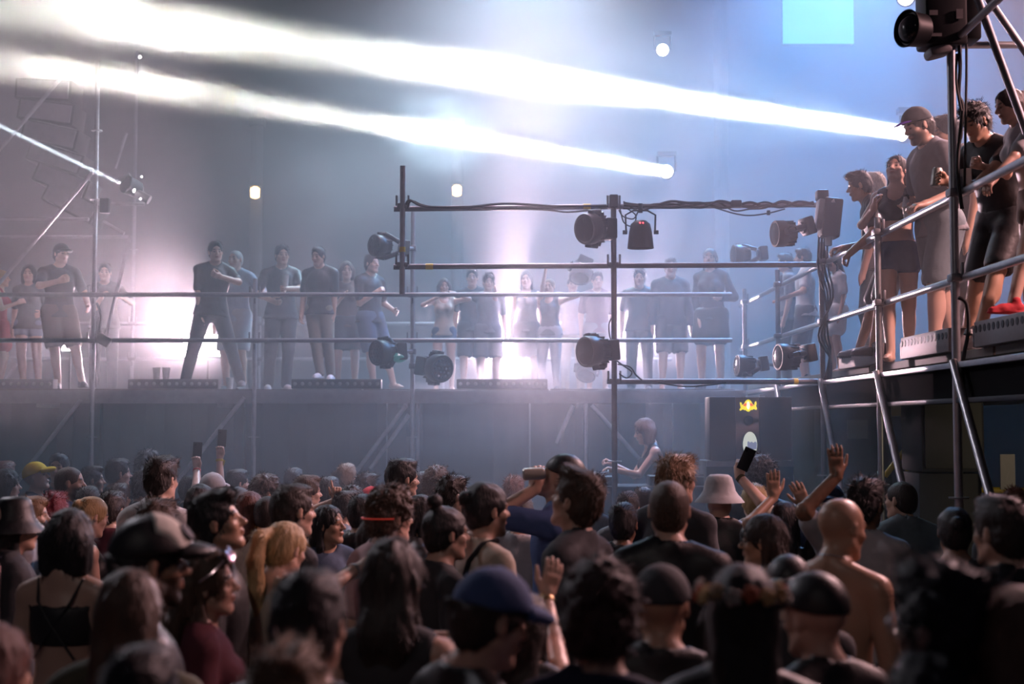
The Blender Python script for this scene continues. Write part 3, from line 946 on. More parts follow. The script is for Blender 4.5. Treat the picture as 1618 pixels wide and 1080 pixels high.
# ---- below the gantry on the right
Yq = 10.6
pa_, pb_ = at(1458, 746, Yq), at(1556, 622, Yq)
s2 = thing('subwoofer_stack', 'large black loudspeaker standing in the dark under the gantry', 'loudspeaker', ((pa_.x + pb_.x) / 2, Yq + 0.3, 0))
MB().box((0, 0, (pa_.z + pb_.z) / 2), (pb_.x - pa_.x, 0.55, pb_.z - pa_.z), bevel=0.012).build('cabinet', 'spk', s2)
MB().box((0, 0.05, pa_.z / 2), (pb_.x - pa_.x, 0.5, pa_.z - 0.02), bevel=0.01).build('lower_cabinet', 'spk', s2)
MB().box((0, -0.285, (pa_.z + pb_.z) / 2), (pb_.x - pa_.x - 0.05, 0.02, pb_.z - pa_.z - 0.06)).build('grille', 'black', s2)
ys = thing('yellow_scaffold', 'yellow painted scaffold tubes in the dark under the gantry', 'scaffold')
tube('ledger', at(1440, 770, 11.3), at(1640, 776, 11.3), ys, 'yellow_paint')
tube('pole', at(1508, 755, 11.3), at(1510, 830, 11.3) + Vector((0, 0, -1.2)), ys, 'yellow_paint')
tube('brace', at(1398, 752, 11.5), at(1464, 668, 11.5), ys, 'yellow_paint')
tube('brace', at(1432, 800, 10.9), at(1494, 752, 10.9), ys, 'steel')
tube('pole', at(1433, 625, 12.6), at(1433, 780, 12.6), ys, 'yellow_paint', 0.016)
struct(MB().box((4.85, 11.0, 1.12), (0.12, 12.0, 2.24)).build('wall_right', mat('brown_boarding', (0.055, 0.045, 0.035), 0.8, noise=0.35, nscale=3, bump=0.2), smooth=False), 'brown boarded wall in the dark behind the gantry')
nb = MB().box((0, 0, 0), (0.012, 0.22, 0.20), bevel=0.002).mesh('wall_notice', False)
for (px, py, Y, lb, sc) in ((1355, 678, 15.5, 'small pale notice on the dark wall under the gantry', 1.0), (1592, 745, 10.5, 'narrow pale lit plate in the dark at the far right', 0.5), (1424, 640, 13.2, 'pale mottled plate just below the gantry deck', 0.9)):
    p = at(px, py, Y)
    t = tag(part('wall_notice', nb.copy(), 'alu', None, p, (0, 0, math.pi / 2)), lb, 'sign')
    t.scale = (1, sc, 1.3 if sc < 0.6 else 1)
MB_back = struct(MB().box((3.9, 16.9, 1.2), (3.6, 0.1, 2.4)).build('wall_under_gantry', 'wall', smooth=False), 'grey panel closing the space under the gantry')
# ================================================================== people: blended-surface figures
_rng = np.random.RandomState(7)
_LAT = _rng.rand(32, 32, 32).astype(np.float32)


def vnoise(x, y, z):
    """smooth lattice noise in -1..1 (periodic)"""
    x, y, z = np.broadcast_arrays(x, y, z)
    xi, yi, zi = np.floor(x).astype(int), np.floor(y).astype(int), np.floor(z).astype(int)
    fx, fy, fz = x - xi, y - yi, z - zi
    fx, fy, fz = fx * fx * (3 - 2 * fx), fy * fy * (3 - 2 * fy), fz * fz * (3 - 2 * fz)
    x0, y0, z0, x1, y1, z1 = xi & 31, yi & 31, zi & 31, (xi + 1) & 31, (yi + 1) & 31, (zi + 1) & 31
    L = _LAT
    a = L[x0, y0, z0] * (1 - fx) + L[x1, y0, z0] * fx
    b = L[x0, y1, z0] * (1 - fx) + L[x1, y1, z0] * fx
    c = L[x0, y0, z1] * (1 - fx) + L[x1, y0, z1] * fx
    d = L[x0, y1, z1] * (1 - fx) + L[x1, y1, z1] * fx
    return 2 * ((a * (1 - fy) + b * fy) * (1 - fz) + (c * (1 - fy) + d * fy) * fz) - 1


def axis_pts(lo, hi, coarse, fine):
    pts = [lo]
    while pts[-1] < hi:
        x = pts[-1]
        h = coarse
        for (a, b, s) in fine:
            if a <= x < b:
                h = min(h, s)
            elif x < a < x + h:
                h = max(min(h, a - x), s)
        pts.append(x + h)
    return np.array(pts)


class Field:
    """a distance field on a rectilinear grid: fine round heads and hands, coarse elsewhere"""

    def __init__(self, lo, hi, coarse, fine=()):
        self.ax = [axis_pts(lo[i], hi[i], coarse, [(c[i] - r[i], c[i] + r[i], s) for (c, r, s) in fine]) for i in range(3)]
        self.F = np.full([len(a) for a in self.ax], 0.3)

    def sub(self, lo, hi):
        sl, g = [], []
        for i in range(3):
            a = max(0, np.searchsorted(self.ax[i], lo[i]) - 1)
            b = min(len(self.ax[i]), np.searchsorted(self.ax[i], hi[i]) + 1)
            if b - a < 1:
                return None, None
            sl.append(slice(a, b))
            shp = [1, 1, 1]
            shp[i] = b - a
            g.append(self.ax[i][a:b].reshape(shp))
        return tuple(sl), g

    def put(self, sl, d, k, op='u'):
        F = self.F[sl]
        if op == 'u':
            if k > 0:
                h = np.clip(0.5 + 0.5 * (F - d) / k, 0, 1)
                self.F[sl] = F * (1 - h) + d * h - k * h * (1 - h)
            else:
                self.F[sl] = np.minimum(F, d)
        elif op == 's':
            if k > 0:
                h = np.clip(0.5 - 0.5 * (F + d) / k, 0, 1)
                self.F[sl] = F * (1 - h) - d * h + k * h * (1 - h)
            else:
                self.F[sl] = np.maximum(F, -d)

    def cap(self, a, b, ra, rb, k=0.02, op='u', flat=None, n=None):
        a, b = np.array(a, float), np.array(b, float)
        m = max(ra, rb) + 2.2 * k + 0.03
        sl, g = self.sub(np.minimum(a, b) - m, np.maximum(a, b) + m)
        if sl is None:
            return
        ba = b - a
        L = ba @ ba + 1e-9
        px, py, pz = g[0] - a[0], g[1] - a[1], g[2] - a[2]
        t = np.clip((px * ba[0] + py * ba[1] + pz * ba[2]) / L, 0, 1)
        vx, vy, vz = px - t * ba[0], py - t * ba[1], pz - t * ba[2]
        if flat:
            q = (vx * n[0] + vy * n[1] + vz * n[2]) * (flat - 1)
            vx, vy, vz = vx + q * n[0], vy + q * n[1], vz + q * n[2]
        self.put(sl, np.sqrt(vx * vx + vy * vy + vz * vz) - (ra + t * (rb - ra)), k, op)

    def ell(self, c, r, R=None, k=0.02, op='u', noise=None):
        c, r = np.array(c, float), np.array(r, float)
        m = max(r) + 2.2 * k + 0.03
        sl, g = self.sub(c - m, c + m)
        if sl is None:
            return
        px, py, pz = g[0] - c[0], g[1] - c[1], g[2] - c[2]
        if R is not None:
            px, py, pz = (px * R[0, 0] + py * R[1, 0] + pz * R[2, 0], px * R[0, 1] + py * R[1, 1] + pz * R[2, 1],
                          px * R[0, 2] + py * R[1, 2] + pz * R[2, 2])
        k0 = np.sqrt((px / r[0]) ** 2 + (py / r[1]) ** 2 + (pz / r[2]) ** 2) + 1e-9
        k1 = np.sqrt((px / r[0] ** 2) ** 2 + (py / r[1] ** 2) ** 2 + (pz / r[2] ** 2) ** 2) + 1e-9
        self.put(sl, k0 * (k0 - 1) / k1, k, op)

    def half(self, p, n, k=0.0):
        """remove everything on the side of plane (p, n) that n points to"""
        d = (self.ax[0].reshape(-1, 1, 1) - p[0]) * n[0] + (self.ax[1].reshape(1, -1, 1) - p[1]) * n[1] + (self.ax[2].reshape(1, 1, -1) - p[2]) * n[2]
        self.F = np.maximum(self.F, d)

    def rough(self, fn):
        self.F = self.F + fn(self.ax[0].reshape(-1, 1, 1), self.ax[1].reshape(1, -1, 1), self.ax[2].reshape(1, 1, -1))

    def surface(self):
        F = self.F
        F[0], F[-1], F[:, 0], F[:, -1], F[:, :, 0], F[:, :, -1] = 1, 1, 1, 1, 1, 1
        S = F < 0
        n = np.zeros([s - 1 for s in F.shape], np.int8)
        offs = [(i, j, k) for i in (0, 1) for j in (0, 1) for k in (0, 1)]
        for (i, j, k) in offs:
            n += S[i:F.shape[0] - 1 + i, j:F.shape[1] - 1 + j, k:F.shape[2] - 1 + k]
        act = (n > 0) & (n < 8)
        I = np.array(np.nonzero(act))
        if I.shape[1] == 0:
            return np.zeros((0, 3)), np.zeros((0, 4), int)
        vals = {o: F[I[0] + o[0], I[1] + o[1], I[2] + o[2]] for o in offs}
        pos, cnt = np.zeros((I.shape[1], 3)), np.zeros(I.shape[1])
        lo = np.stack([self.ax[d][I[d]] for d in range(3)], 1)
        st = np.stack([self.ax[d][I[d] + 1] - self.ax[d][I[d]] for d in range(3)], 1)
        for o in offs:
            for d in range(3):
                if o[d] == 0:
                    q = list(o)
                    q[d] = 1
                    a, b = vals[o], vals[tuple(q)]
                    m = (a < 0) != (b < 0)
                    t = np.where(m, a / np.where(m, a - b, 1), 0)
                    P = np.tile(np.array(o, float), (len(t), 1))
                    P[:, d] = t
                    pos[m] += P[m]
                    cnt[m] += 1
        V = lo + st * pos / cnt[:, None]
        idx = np.full(act.shape, -1, int)
        idx[act] = np.arange(I.shape[1])
        quads = []
        for d in range(3):
            u, v = (d + 1) % 3, (d + 2) % 3
            A = [slice(0, -1) if a == d else slice(1, -1) for a in range(3)]
            B = [slice(1, None) if a == d else slice(1, -1) for a in range(3)]
            sa, sb = S[tuple(A)], S[tuple(B)]
            E = np.array(np.nonzero(sa != sb))
            if E.shape[1] == 0:
                continue
            base = E.copy()
            base[u] += 1
            base[v] += 1
            def cell(du, dv):
                c = base.copy()
                c[u] -= du
                c[v] -= dv
                return idx[c[0], c[1], c[2]]
            q = np.stack([cell(1, 1), cell(0, 1), cell(0, 0), cell(1, 0)], 1)
            inside = sa[E[0], E[1], E[2]]
            q[~inside] = q[~inside][:, ::-1]
            quads.append(q)
        return V, np.concatenate(quads)


def to_mesh(name, V, Q, color=None):
    me = bpy.data.meshes.new(name)
    me.vertices.add(len(V))
    me.vertices.foreach_set('co', np.ascontiguousarray(V, dtype=np.float32).ravel())
    me.loops.add(Q.size)
    me.loops.foreach_set('vertex_index', np.ascontiguousarray(Q, dtype=np.int32).ravel())
    me.polygons.add(len(Q))
    me.polygons.foreach_set('loop_start', np.arange(0, Q.size, 4, dtype=np.int32))
    me.polygons.foreach_set('loop_total', np.full(len(Q), 4, dtype=np.int32))
    me.polygons.foreach_set('use_smooth', np.ones(len(Q), dtype=bool))
    if color is not None:
        at_ = me.attributes.new('tint', 'FLOAT_COLOR', 'POINT')
        at_.data.foreach_set('color', np.ascontiguousarray(color, dtype=np.float32).ravel())
    me.update(calc_edges=True)
    return me


def rot(yaw=0, pitch=0, roll=0):
    """head / torso rotation in degrees: yaw to the figure's right, pitch up, roll to its right"""
    return np.array((Matrix.Rotation(math.radians(-yaw), 3, 'Z') @ Matrix.Rotation(math.radians(pitch), 3, 'X')
                     @ Matrix.Rotation(math.radians(roll), 3, 'Y')))


def ik(a, c, l1, l2, pole):
    a, c, pole = np.array(a, float), np.array(c, float), np.array(pole, float)
    d = c - a
    L = np.linalg.norm(d)
    Lm = min(L, (l1 + l2) * 0.999)
    u = d / (L + 1e-9)
    c = a + u * Lm
    x = (l1 * l1 - l2 * l2 + Lm * Lm) / (2 * Lm)
    h = math.sqrt(max(0, l1 * l1 - x * x))
    p = pole - u * (pole @ u)
    p /= np.linalg.norm(p) + 1e-9
    return a + u * x + p * h, c


def skeleton(fem=False, lean=0, side=0, twist=0, hips=(0, 0), drop=0.0, head=(0, 0, 0), feet=None, arms=None, poles=None, kneepoles=None):
    """joints of a 1.75 m figure facing +Y. arms/feet: {'L': (x,y,z), 'R': ...}"""
    J = {}
    P = np.array([hips[0], hips[1], 0.955 - drop])
    Rs = rot(0, -lean, side)
    Rt = Rs @ rot(twist)
    sw = 0.162 if fem else 0.186
    J['P'], J['Rs'], J['Rt'] = P, Rs, Rt
    J['C'] = P + Rs @ np.array([0, 0.0, 0.27])
    J['N'] = P + Rt @ np.array([0, -0.015, 0.53])
    Rh = rot(*head)
    J['Rh'] = Rh
    J['B'] = J['N'] + (0.6 * Rs + 0.4 * Rh) @ np.array([0, 0.025, 0.075])
    J['H'] = J['B'] + Rh @ np.array([0, 0.018, 0.08])
    ft = {'L': (-0.12, 0.0, 0.08), 'R': (0.12, 0.0, 0.08)}
    ft.update(feet or {})
    hw = 0.092
    for s, sg in (('L', -1), ('R', 1)):
        J['S' + s] = P + Rt @ np.array([sg * sw, -0.015, 0.458])
        J['HP' + s] = P + rot(0, -lean * 0.3, side * 0.5) @ np.array([sg * hw, 0, -0.03])
        kp = (kneepoles or {}).get(s, (sg * 0.15, 1, 0))
        J['K' + s], J['A' + s] = ik(J['HP' + s], ft[s], 0.43, 0.425, kp)
        w = (arms or {}).get(s)
        if w is None:
            w = J['S' + s] + np.array([sg * 0.07, 0.06, -0.53])
        pl = (poles or {}).get(s, (sg * 0.5, -1, -0.3))
        J['E' + s], J['W' + s] = ik(J['S' + s], w, 0.29, 0.255, pl)
    return J


def hand(f, W, E, sg, curl=0.35, spread=1.0, palm=None, hdir=None, s=1.0):
    """five-fingered hand growing from wrist W; palm = direction the palm faces"""
    u = (W - E) if hdir is None else np.array(hdir, float)
    u = u / np.linalg.norm(u)
    n = np.array(palm if palm is not None else (-sg * 1.0, 0.3, 0.0), float)
    n = n - u * (n @ u)
    n /= np.linalg.norm(n) + 1e-9
    # index side: for the right hand (sg=+1) facing palm direction n with fingers up u, index = n x u * sg
    side = np.cross(u, n) * sg
    K = W + u * 0.085 * s
    f.cap(W, W + u * 0.02 * s, 0.027 * s, 0.03 * s, 0.012)
    for q in (-0.026, -0.009, 0.009, 0.026):
        f.cap(W + u * 0.025 * s + side * q * 0.7 * s, K + side * q * s, 0.0165 * s, 0.0135 * s, 0.012)
    for i, (q, L) in enumerate(((0.029, 0.070), (0.010, 0.080), (-0.010, 0.074), (-0.029, 0.058))):
        fan = q * 3.2 * spread
        d0 = u * math.cos(fan) + side * math.sin(fan)
        p = K + side * q * s
        c = curl if not isinstance(curl, (list, tuple)) else curl[i]
        ang = 0.0
        for j, fr in enumerate((0.45, 0.30, 0.25)):
            ang += c * (0.9, 1.1, 0.7)[j]
            d = d0 * math.cos(ang) + n * math.sin(ang)
            p2 = p + d * L * fr * s
            f.cap(p, p2, (0.0098 - 0.0008 * j) * s, (0.0092 - 0.0010 * j) * s, 0.004)
            p = p2
    c = curl if not isinstance(curl, (list, tuple)) else curl[4] if len(curl) > 4 else 0.3
    t0 = W + u * 0.028 * s + side * 0.024 * s + n * 0.006 * s
    d1 = u * 0.72 + side * (0.75 - 0.4 * c) + n * (0.25 + 0.5 * c)
    d1 /= np.linalg.norm(d1)
    t1 = t0 + d1 * 0.042 * s
    d2 = u * 0.9 + side * (0.35 - 0.5 * c) + n * (0.2 + 0.6 * c)
    d2 /= np.linalg.norm(d2)
    t2 = t1 + d2 * 0.032 * s
    f.cap(t0, t1, 0.0165 * s, 0.012 * s, 0.012)
    f.cap(t1, t2, 0.0115 * s, 0.0095 * s, 0.004)
    f.cap(t2, t2 + d2 * 0.022 * s, 0.0098 * s, 0.008 * s, 0.003)


def add_torso(f, J, fem, g=0.0, k=0.05, low=True):
    P, C, N, Rs, Rt = J['P'], J['C'], J['N'], J['Rs'], J['Rt']
    y = Rs[:, 1]
    w = 0.88 if fem else 1.0
    if low:
        f.ell(P + Rs @ np.array([0, -0.01, 0.0]), np.array([0.172, 0.118, 0.125]) + g, Rs, k)
    f.cap(P + Rs @ np.array([0, 0, 0.06]), C, 0.148 * w + g, 0.146 * w + g, k, flat=1.38, n=y)
    f.ell(C + Rt @ np.array([0, 0.0, 0.09]), np.array([0.172 * w, 0.112, 0.165]) + g, Rt, k)
    if fem:
        for sg in (-1, 1):
            f.ell(C + Rt @ np.array([sg * 0.068, 0.085, 0.07]), np.array([0.062, 0.06, 0.062]) + g, Rt, 0.03)
    f.cap(J['SL'], J['SR'], 0.050 + g, 0.050 + g, 0.03)
    for s in 'LR':
        f.cap(N + Rt @ np.array([0, -0.005, 0.015]), J['S' + s] * 0.75 + N * 0.25 + Rt @ np.array([0, 0, 0.012]), 0.046 + g, 0.045 + g, 0.04)
        f.ell(J['S' + s], np.array([0.056, 0.056, 0.056]) + g * 0.7, None, 0.02)


def head_prims(f, J, nose=1.0):
    H, R = J['H'], J['Rh']
    def h(x, y, z):
        return H + R @ np.array([x, y, z])
    f.ell(h(0, -0.012, 0.03), (0.077, 0.097, 0.088), R, 0.02)
    f.ell(h(0, 0.026, -0.042), (0.060, 0.062, 0.076), R, 0.03)
    f.ell(h(0, 0.066, -0.098), (0.025, 0.022, 0.02), R, 0.02)
    for s in (-1, 1):
        f.cap(h(s * 0.05, 0.0, -0.055), h(s * 0.02, 0.062, -0.1), 0.022, 0.018, 0.02)
        f.ell(h(s * 0.042, 0.055, -0.022), (0.024, 0.024, 0.02), R, 0.02)
    f.cap(h(-0.036, 0.074, 0.024), h(0.036, 0.074, 0.024), 0.013, 0.013, 0.012)
    for s in (-1, 1):
        f.ell(h(s * 0.032, 0.094, 0.004), (0.017, 0.016, 0.0115), R, 0.010, op='s')
        f.ell(h(s * 0.031, 0.072, 0.003), (0.0135, 0.0125, 0.012), R, 0.002)
    f.cap(h(0, 0.083, 0.014), h(0, 0.107 * nose ** 0.2, -0.022), 0.0085, 0.0125, 0.010)
    for s in (-1, 1):
        f.ell(h(s * 0.012, 0.094, -0.027), (0.009, 0.011, 0.008), R, 0.006)
    f.ell(h(0, 0.089, -0.050), (0.022, 0.010, 0.006), R, 0.004)
    f.ell(h(0, 0.087, -0.062), (0.019, 0.010, 0.007), R, 0.004)
    f.ell(h(0, 0.100, -0.0562), (0.026, 0.008, 0.0018), R, 0.003, op='s')
    for s in (-1, 1):
        f.ell(h(s * 0.079, -0.008, -0.004), (0.009, 0.019, 0.031), R @ rot(s * 18, 0, 0), 0.006)
        f.ell(h(s * 0.090, 0.002, 0.0), (0.006, 0.011, 0.018), R @ rot(s * 18, 0, 0), 0.004, op='s')
    f.cap(J['N'] - np.array([0, 0, 0.03]), J['B'] + R @ np.array([0, 0.0, 0.01]), 0.060, 0.052, 0.03)


def bounds(J, pad=0.22):
    pts = np.array([J[k] for k in J if k[0] not in 'R'])
    lo, hi = pts.min(0) - pad, pts.max(0) + pad
    lo[2] = min(lo[2], -0.03)
    return lo, hi


_CACHE = {}


def cached(key, fn):
    if key not in _CACHE:
        _CACHE[key] = fn()
    return _CACHE[key]


def limb_fine(a, b, pad):
    c = (np.array(a) + np.array(b)) / 2
    return c, np.abs(np.array(a) - np.array(b)) / 2 + pad


def body_mesh(J, fem, hr=0.009, coarse=0.026, hands=None, beard=False, legs=True):
    """hands: {'L': dict(curl=..), 'R': ...} for modelled, visible hands"""
    hands = hands or {}
    lo, hi = bounds(J)
    if not legs:
        lo[2] = J['P'][2] - 0.25
    fine = [(J['H'], np.array([0.115, 0.135, 0.15]), hr)]
    for s in hands:
        u = J['W' + s] - J['E' + s]
        u = hands[s].get('hdir', u)
        u = np.array(u, float)
        u = u / np.linalg.norm(u)
        c = J['W' + s] + u * 0.09
        fine.append((c, np.abs(u) * 0.07 + 0.065, hands[s].get('res', 0.0075)))
    f = Field(lo, hi, coarse, fine)
    add_torso(f, J, fem)
    w = 0.86 if fem else 1.0
    for s, sg in (('L', -1), ('R', 1)):
        f.cap(J['S' + s], J['E' + s], 0.053 * w, 0.043 * w, 0.02)
        f.cap(J['E' + s], J['W' + s], 0.043 * w, 0.030 * w, 0.015)
        if s in hands:
            hand(f, J['W' + s], J['E' + s], sg, **{k: v for k, v in hands[s].items() if k != 'res'})
        else:
            u = J['W' + s] - J['E' + s]
            u /= np.linalg.norm(u)
            f.cap(J['W' + s], J['W' + s] + u * 0.09, 0.034, 0.036, 0.01, flat=1.5, n=np.array([1, 0, 0]))
            f.cap(J['W' + s] + u * 0.09, J['W' + s] + u * 0.16, 0.034, 0.022, 0.01, flat=1.6, n=np.array([1, 0, 0]))
        if legs:
            f.cap(J['HP' + s], J['K' + s], 0.092 * (1.03 if fem else 1), 0.060, 0.03)
            f.cap(J['K' + s], J['A' + s], 0.058, 0.039, 0.02)
            mid = J['K' + s] * 0.68 + J['A' + s] * 0.32 + np.array([0, -0.018, 0])
            f.ell(mid, (0.05, 0.055, 0.11), None, 0.03)
            b_ = J['A' + s] + np.array([sg * 0.015, 0.08, -0.048])
            f.cap(J['A' + s] + np.array([0, -0.035, -0.042]), b_, 0.036, 0.034, 0.015)
            f.cap(b_, b_ + np.array([sg * 0.008, 0.08, -0.010]), 0.036, 0.020, 0.015, flat=1.3, n=np.array([0, 0, 1.0]))
    head_prims(f, J)
    V, Q = f.surface()
    q = (V - J['H']) @ J['Rh']
    col = np.zeros((len(V), 4))
    col[:, 3] = 1
    near = (np.abs(q) < 0.16).all(1) & (q[:, 1] > 0.0)
    def g(x, y, z, rx, ry, rz):
        return np.exp(-(((np.abs(q[:, 0]) - x) / rx) ** 2 + ((q[:, 1] - y) / ry) ** 2 + ((q[:, 2] - z) / rz) ** 2))
    col[:, 0] = np.clip(1.3 * g(0, 0.09, -0.056, 0.022, 0.03, 0.010), 0, 1) * near
    col[:, 1] = np.clip(1.5 * g(0.033, 0.08, 0.031, 0.020, 0.03, 0.006) + 1.6 * g(0.031, 0.085, 0.003, 0.012, 0.02, 0.006), 0, 1) * near
    if beard:
        b = 1 / (1 + np.exp((q[:, 2] + 0.030) / 0.006)) * 1 / (1 + np.exp(-(q[:, 1] - 0.012) / 0.01)) * (q[:, 2] > -0.135)
        col[:, 2] = np.clip(b * (1 - col[:, 0]), 0, 1) * near
    return to_mesh('body', V, Q, col)


def strands(V, Q, J, style, seed):
    """loose hairs lifting off the hair mass, as thin tapering blades"""
    rg = np.random.RandomState(seed + 11)
    n = {'buzz': 1500, 'cap': 0, 'afro': 2200, 'curly': 1800, 'long': 1500, 'wavy': 1700, 'straight': 1500, 'ponytail': 1300}.get(style, 1400)
    L = {'buzz': 0.010, 'short': 0.024, 'quiff': 0.028, 'messy': 0.036, 'curly': 0.030, 'afro': 0.034, 'spiky': 0.034, 'bun': 0.022, 'topknot': 0.022, 'undercut': 0.024}.get(style, 0.050)
    e1, e2 = V[Q[:, 2]] - V[Q[:, 0]], V[Q[:, 3]] - V[Q[:, 1]]
    fn = np.cross(e1, e2)
    N = np.zeros_like(V)
    for k in range(4):
        np.add.at(N, Q[:, k], fn)
    N /= np.linalg.norm(N, axis=1)[:, None] + 1e-9
    i = rg.randint(0, len(V), n)
    P, nn = V[i], N[i]
    R = J['Rh']
    loc = (P - J['H']) @ R
    # flow: from the crown outward and down
    crown = np.array([0, -0.03, 0.13])
    fl = (loc - crown)
    fl /= np.linalg.norm(fl, axis=1)[:, None] + 1e-9
    fl = fl @ R.T
    if style in ('long', 'wavy', 'straight', 'bob', 'ponytail'):
        low = (loc[:, 2] < 0.03)[:, None]
        fl = np.where(low, np.array([0, 0, -1.0]), fl)
    if style in ('short', 'quiff', 'messy', 'spiky', 'undercut'):
        top = np.clip((loc[:, 2] - 0.05) / 0.05, 0, 1)[:, None]
        fl = fl * (1 - 0.6 * top) + (R @ np.array([0.15, 0.5, 0.55])) * 0.6 * top
    fl = fl - nn * (fl * nn).sum(1)[:, None]
    rnd = rg.normal(0, 1, (n, 3))
    lift = {'buzz': 1.2, 'short': 0.30, 'messy': 0.55, 'curly': 0.8, 'afro': 1.0, 'spiky': 1.0, 'quiff': 0.4}.get(style, 0.16)
    wob = {'curly': 0.8, 'afro': 0.8, 'messy': 0.35, 'wavy': 0.25}.get(style, 0.15)
    d = fl + nn * lift * rg.uniform(0.3, 1.3, (n, 1)) + rnd * wob * 0.5
    d /= np.linalg.norm(d, axis=1)[:, None] + 1e-9
    ln = L * rg.uniform(0.5, 1.3, (n, 1))
    d2 = d + fl * 0.5 + rnd * wob * 0.4
    d2 /= np.linalg.norm(d2, axis=1)[:, None] + 1e-9
    side = np.cross(d, nn)
    side /= np.linalg.norm(side, axis=1)[:, None] + 1e-9
    w = 0.0016 if style != 'buzz' else 0.0012
    a = P - nn * 0.004
    b = a + d * ln * 0.55
    c = b + d2 * ln * 0.45
    o = len(V)
    W = np.concatenate([a - side * w, a + side * w, b + side * w * 0.8, b - side * w * 0.8, c + side * w * 0.2, c - side * w * 0.2])
    k = np.arange(n)
    q1 = np.stack([o + k, o + n + k, o + 2 * n + k, o + 3 * n + k], 1)
    q2 = np.stack([o + 3 * n + k, o + 2 * n + k, o + 4 * n + k, o + 5 * n + k], 1)
    return np.concatenate([V, W]), np.concatenate([Q, q1, q2])


def hair_mesh(J, style, hr=0.009, seed=0, hat=False):
    H, R = J['H'], J['Rh']
    def h(x, y, z):
        return H + R @ np.array([x, y, z])
    Ry = R.copy()
    long_ = style in ('long', 'wavy', 'bob', 'ponytail', 'straight')
    lo, hi = H - np.array([0.2, 0.2, 0.2]), H + np.array([0.2, 0.2, 0.22])
    if style in ('long', 'wavy', 'ponytail', 'straight'):
        lo = lo - np.array([0.06, 0.1, 0.42])
    if style == 'bob':
        lo = lo - np.array([0.02, 0.02, 0.1])
    f = Field(lo, hi, hr)
    o = seed * 7.3
    up = {'buzz': 0.0, 'short': 0.010, 'quiff': 0.016, 'messy': 0.018, 'curly': 0.024, 'afro': 0.045, 'long': 0.010, 'wavy': 0.018,
          'straight': 0.008, 'bob': 0.014, 'ponytail': 0.006, 'bun': 0.006, 'topknot': 0.006, 'undercut': 0.012, 'spiky': 0.02}[style]
    g = {'buzz': 0.003, 'afro': 0.035, 'curly': 0.016, 'wavy': 0.014, 'bob': 0.014, 'messy': 0.010}.get(style, 0.0075)
    f.ell(h(0, -0.014, 0.03 + up * 0.5), (0.078 + g, 0.098 + g, 0.089 + g * 0.6 + up * 0.6), R, 0.01)
    f.ell(h(0, -0.045, -0.02), (0.068 + g, 0.062 + g, 0.075), R, 0.03)
    if style in ('short', 'quiff', 'messy', 'spiky', 'undercut', 'curly'):
        f.ell(h(0, 0.035, 0.088 + up), (0.055, 0.06, 0.028 + up * 0.5), R, 0.02)
    if style == 'quiff':
        f.ell(h(0.01, 0.07, 0.105), (0.05, 0.03, 0.028), R, 0.02)
    if style == 'undercut':
        f.ell(h(0, -0.01, 0.105), (0.06, 0.09, 0.03), R, 0.015)
    if style == 'bun':
        f.ell(h(0, -0.112, 0.055), (0.034, 0.03, 0.034), R, 0.012)
    if style == 'topknot':
        f.ell(h(0, -0.06, 0.150), (0.036, 0.036, 0.036), R, 0.012)
    down = np.array([0, 0, -1.0])
    back = R @ np.array([0, -1.0, 0])
    back[2] = 0
    back /= np.linalg.norm(back) + 1e-9
    if style in ('long', 'wavy', 'straight'):
        L = {'long': 0.34, 'wavy': 0.30, 'straight': 0.40}[style]
        sdir = np.cross(back, down)
        for q in (-0.042, 0, 0.042):
            a = h(q, -0.055, 0.0)
            b = a + down * L + back * 0.05 + sdir * (-q * 0.1)
            f.cap(a, (a + b) / 2 + back * 0.035, 0.036 + g, 0.034 + g, 0.025, flat=1.1, n=back)
            f.cap((a + b) / 2 + back * 0.035, b, 0.034 + g, 0.018, 0.025, flat=1.3, n=back)
        for sg in (-1, 1):
            a = h(sg * 0.070, -0.02, 0.02)
            f.cap(a, a + down * 0.15, 0.018, 0.022, 0.02)
            f.cap(a + down * 0.15, a + down * 0.27 + back * 0.03, 0.022, 0.014, 0.02)
    if style == 'bob':
        for q in (-0.06, 0, 0.06):
            a = h(q, -0.05, 0)
            f.cap(a, a + down * 0.11, 0.058, 0.05, 0.03)
        for sg in (-1, 1):
            a = h(sg * 0.075, -0.005, 0.02)
            f.cap(a, a + down * 0.11 + back * 0.01, 0.03, 0.032, 0.03)
    if style == 'ponytail':
        a = h(0, -0.115, 0.06)
        p = [a, a + back * 0.06 + down * 0.02, a + back * 0.085 + down * 0.12, a + back * 0.075 + down * 0.26, a + back * 0.05 + down * 0.42]
        for i, (r0, r1) in enumerate(((0.022, 0.034), (0.034, 0.042), (0.042, 0.038), (0.038, 0.014))):
            f.cap(p[i], p[i + 1], r0, r1, 0.015)
    # open the face
    if style in ('long', 'wavy', 'straight', 'bob'):
        f.ell(h(0, 0.128, -0.040), (0.067, 0.105, 0.135), R, 0.012, op='s')
        f.ell(h(0, 0.085, -0.13), (0.08, 0.09, 0.1), R, 0.02, op='s')
    else:
        f.ell(h(0, 0.122, -0.030), (0.082, 0.088, 0.116), R, 0.012, op='s')
        f.ell(h(0, 0.055, -0.075), (0.12, 0.07, 0.072), R, 0.012, op='s')
        for sg in (-1, 1):
            f.ell(h(sg * 0.096, 0.0, -0.012), (0.026, 0.026, 0.036), R, 0.006, op='s')
        if style not in ('ponytail',):
            f.half(h(0, -0.05, -0.075), tuple(R @ np.array([0, 0.35, -1.0]) / 1.06))
    amp, fr = {'buzz': (0.0012, 120), 'short': (0.0045, 60), 'quiff': (0.006, 55), 'messy': (0.012, 45), 'curly': (0.014, 48), 'afro': (0.014, 60),
               'wavy': (0.012, 26), 'spiky': (0.016, 50), 'undercut': (0.005, 60)}.get(style, (0.005, 50))
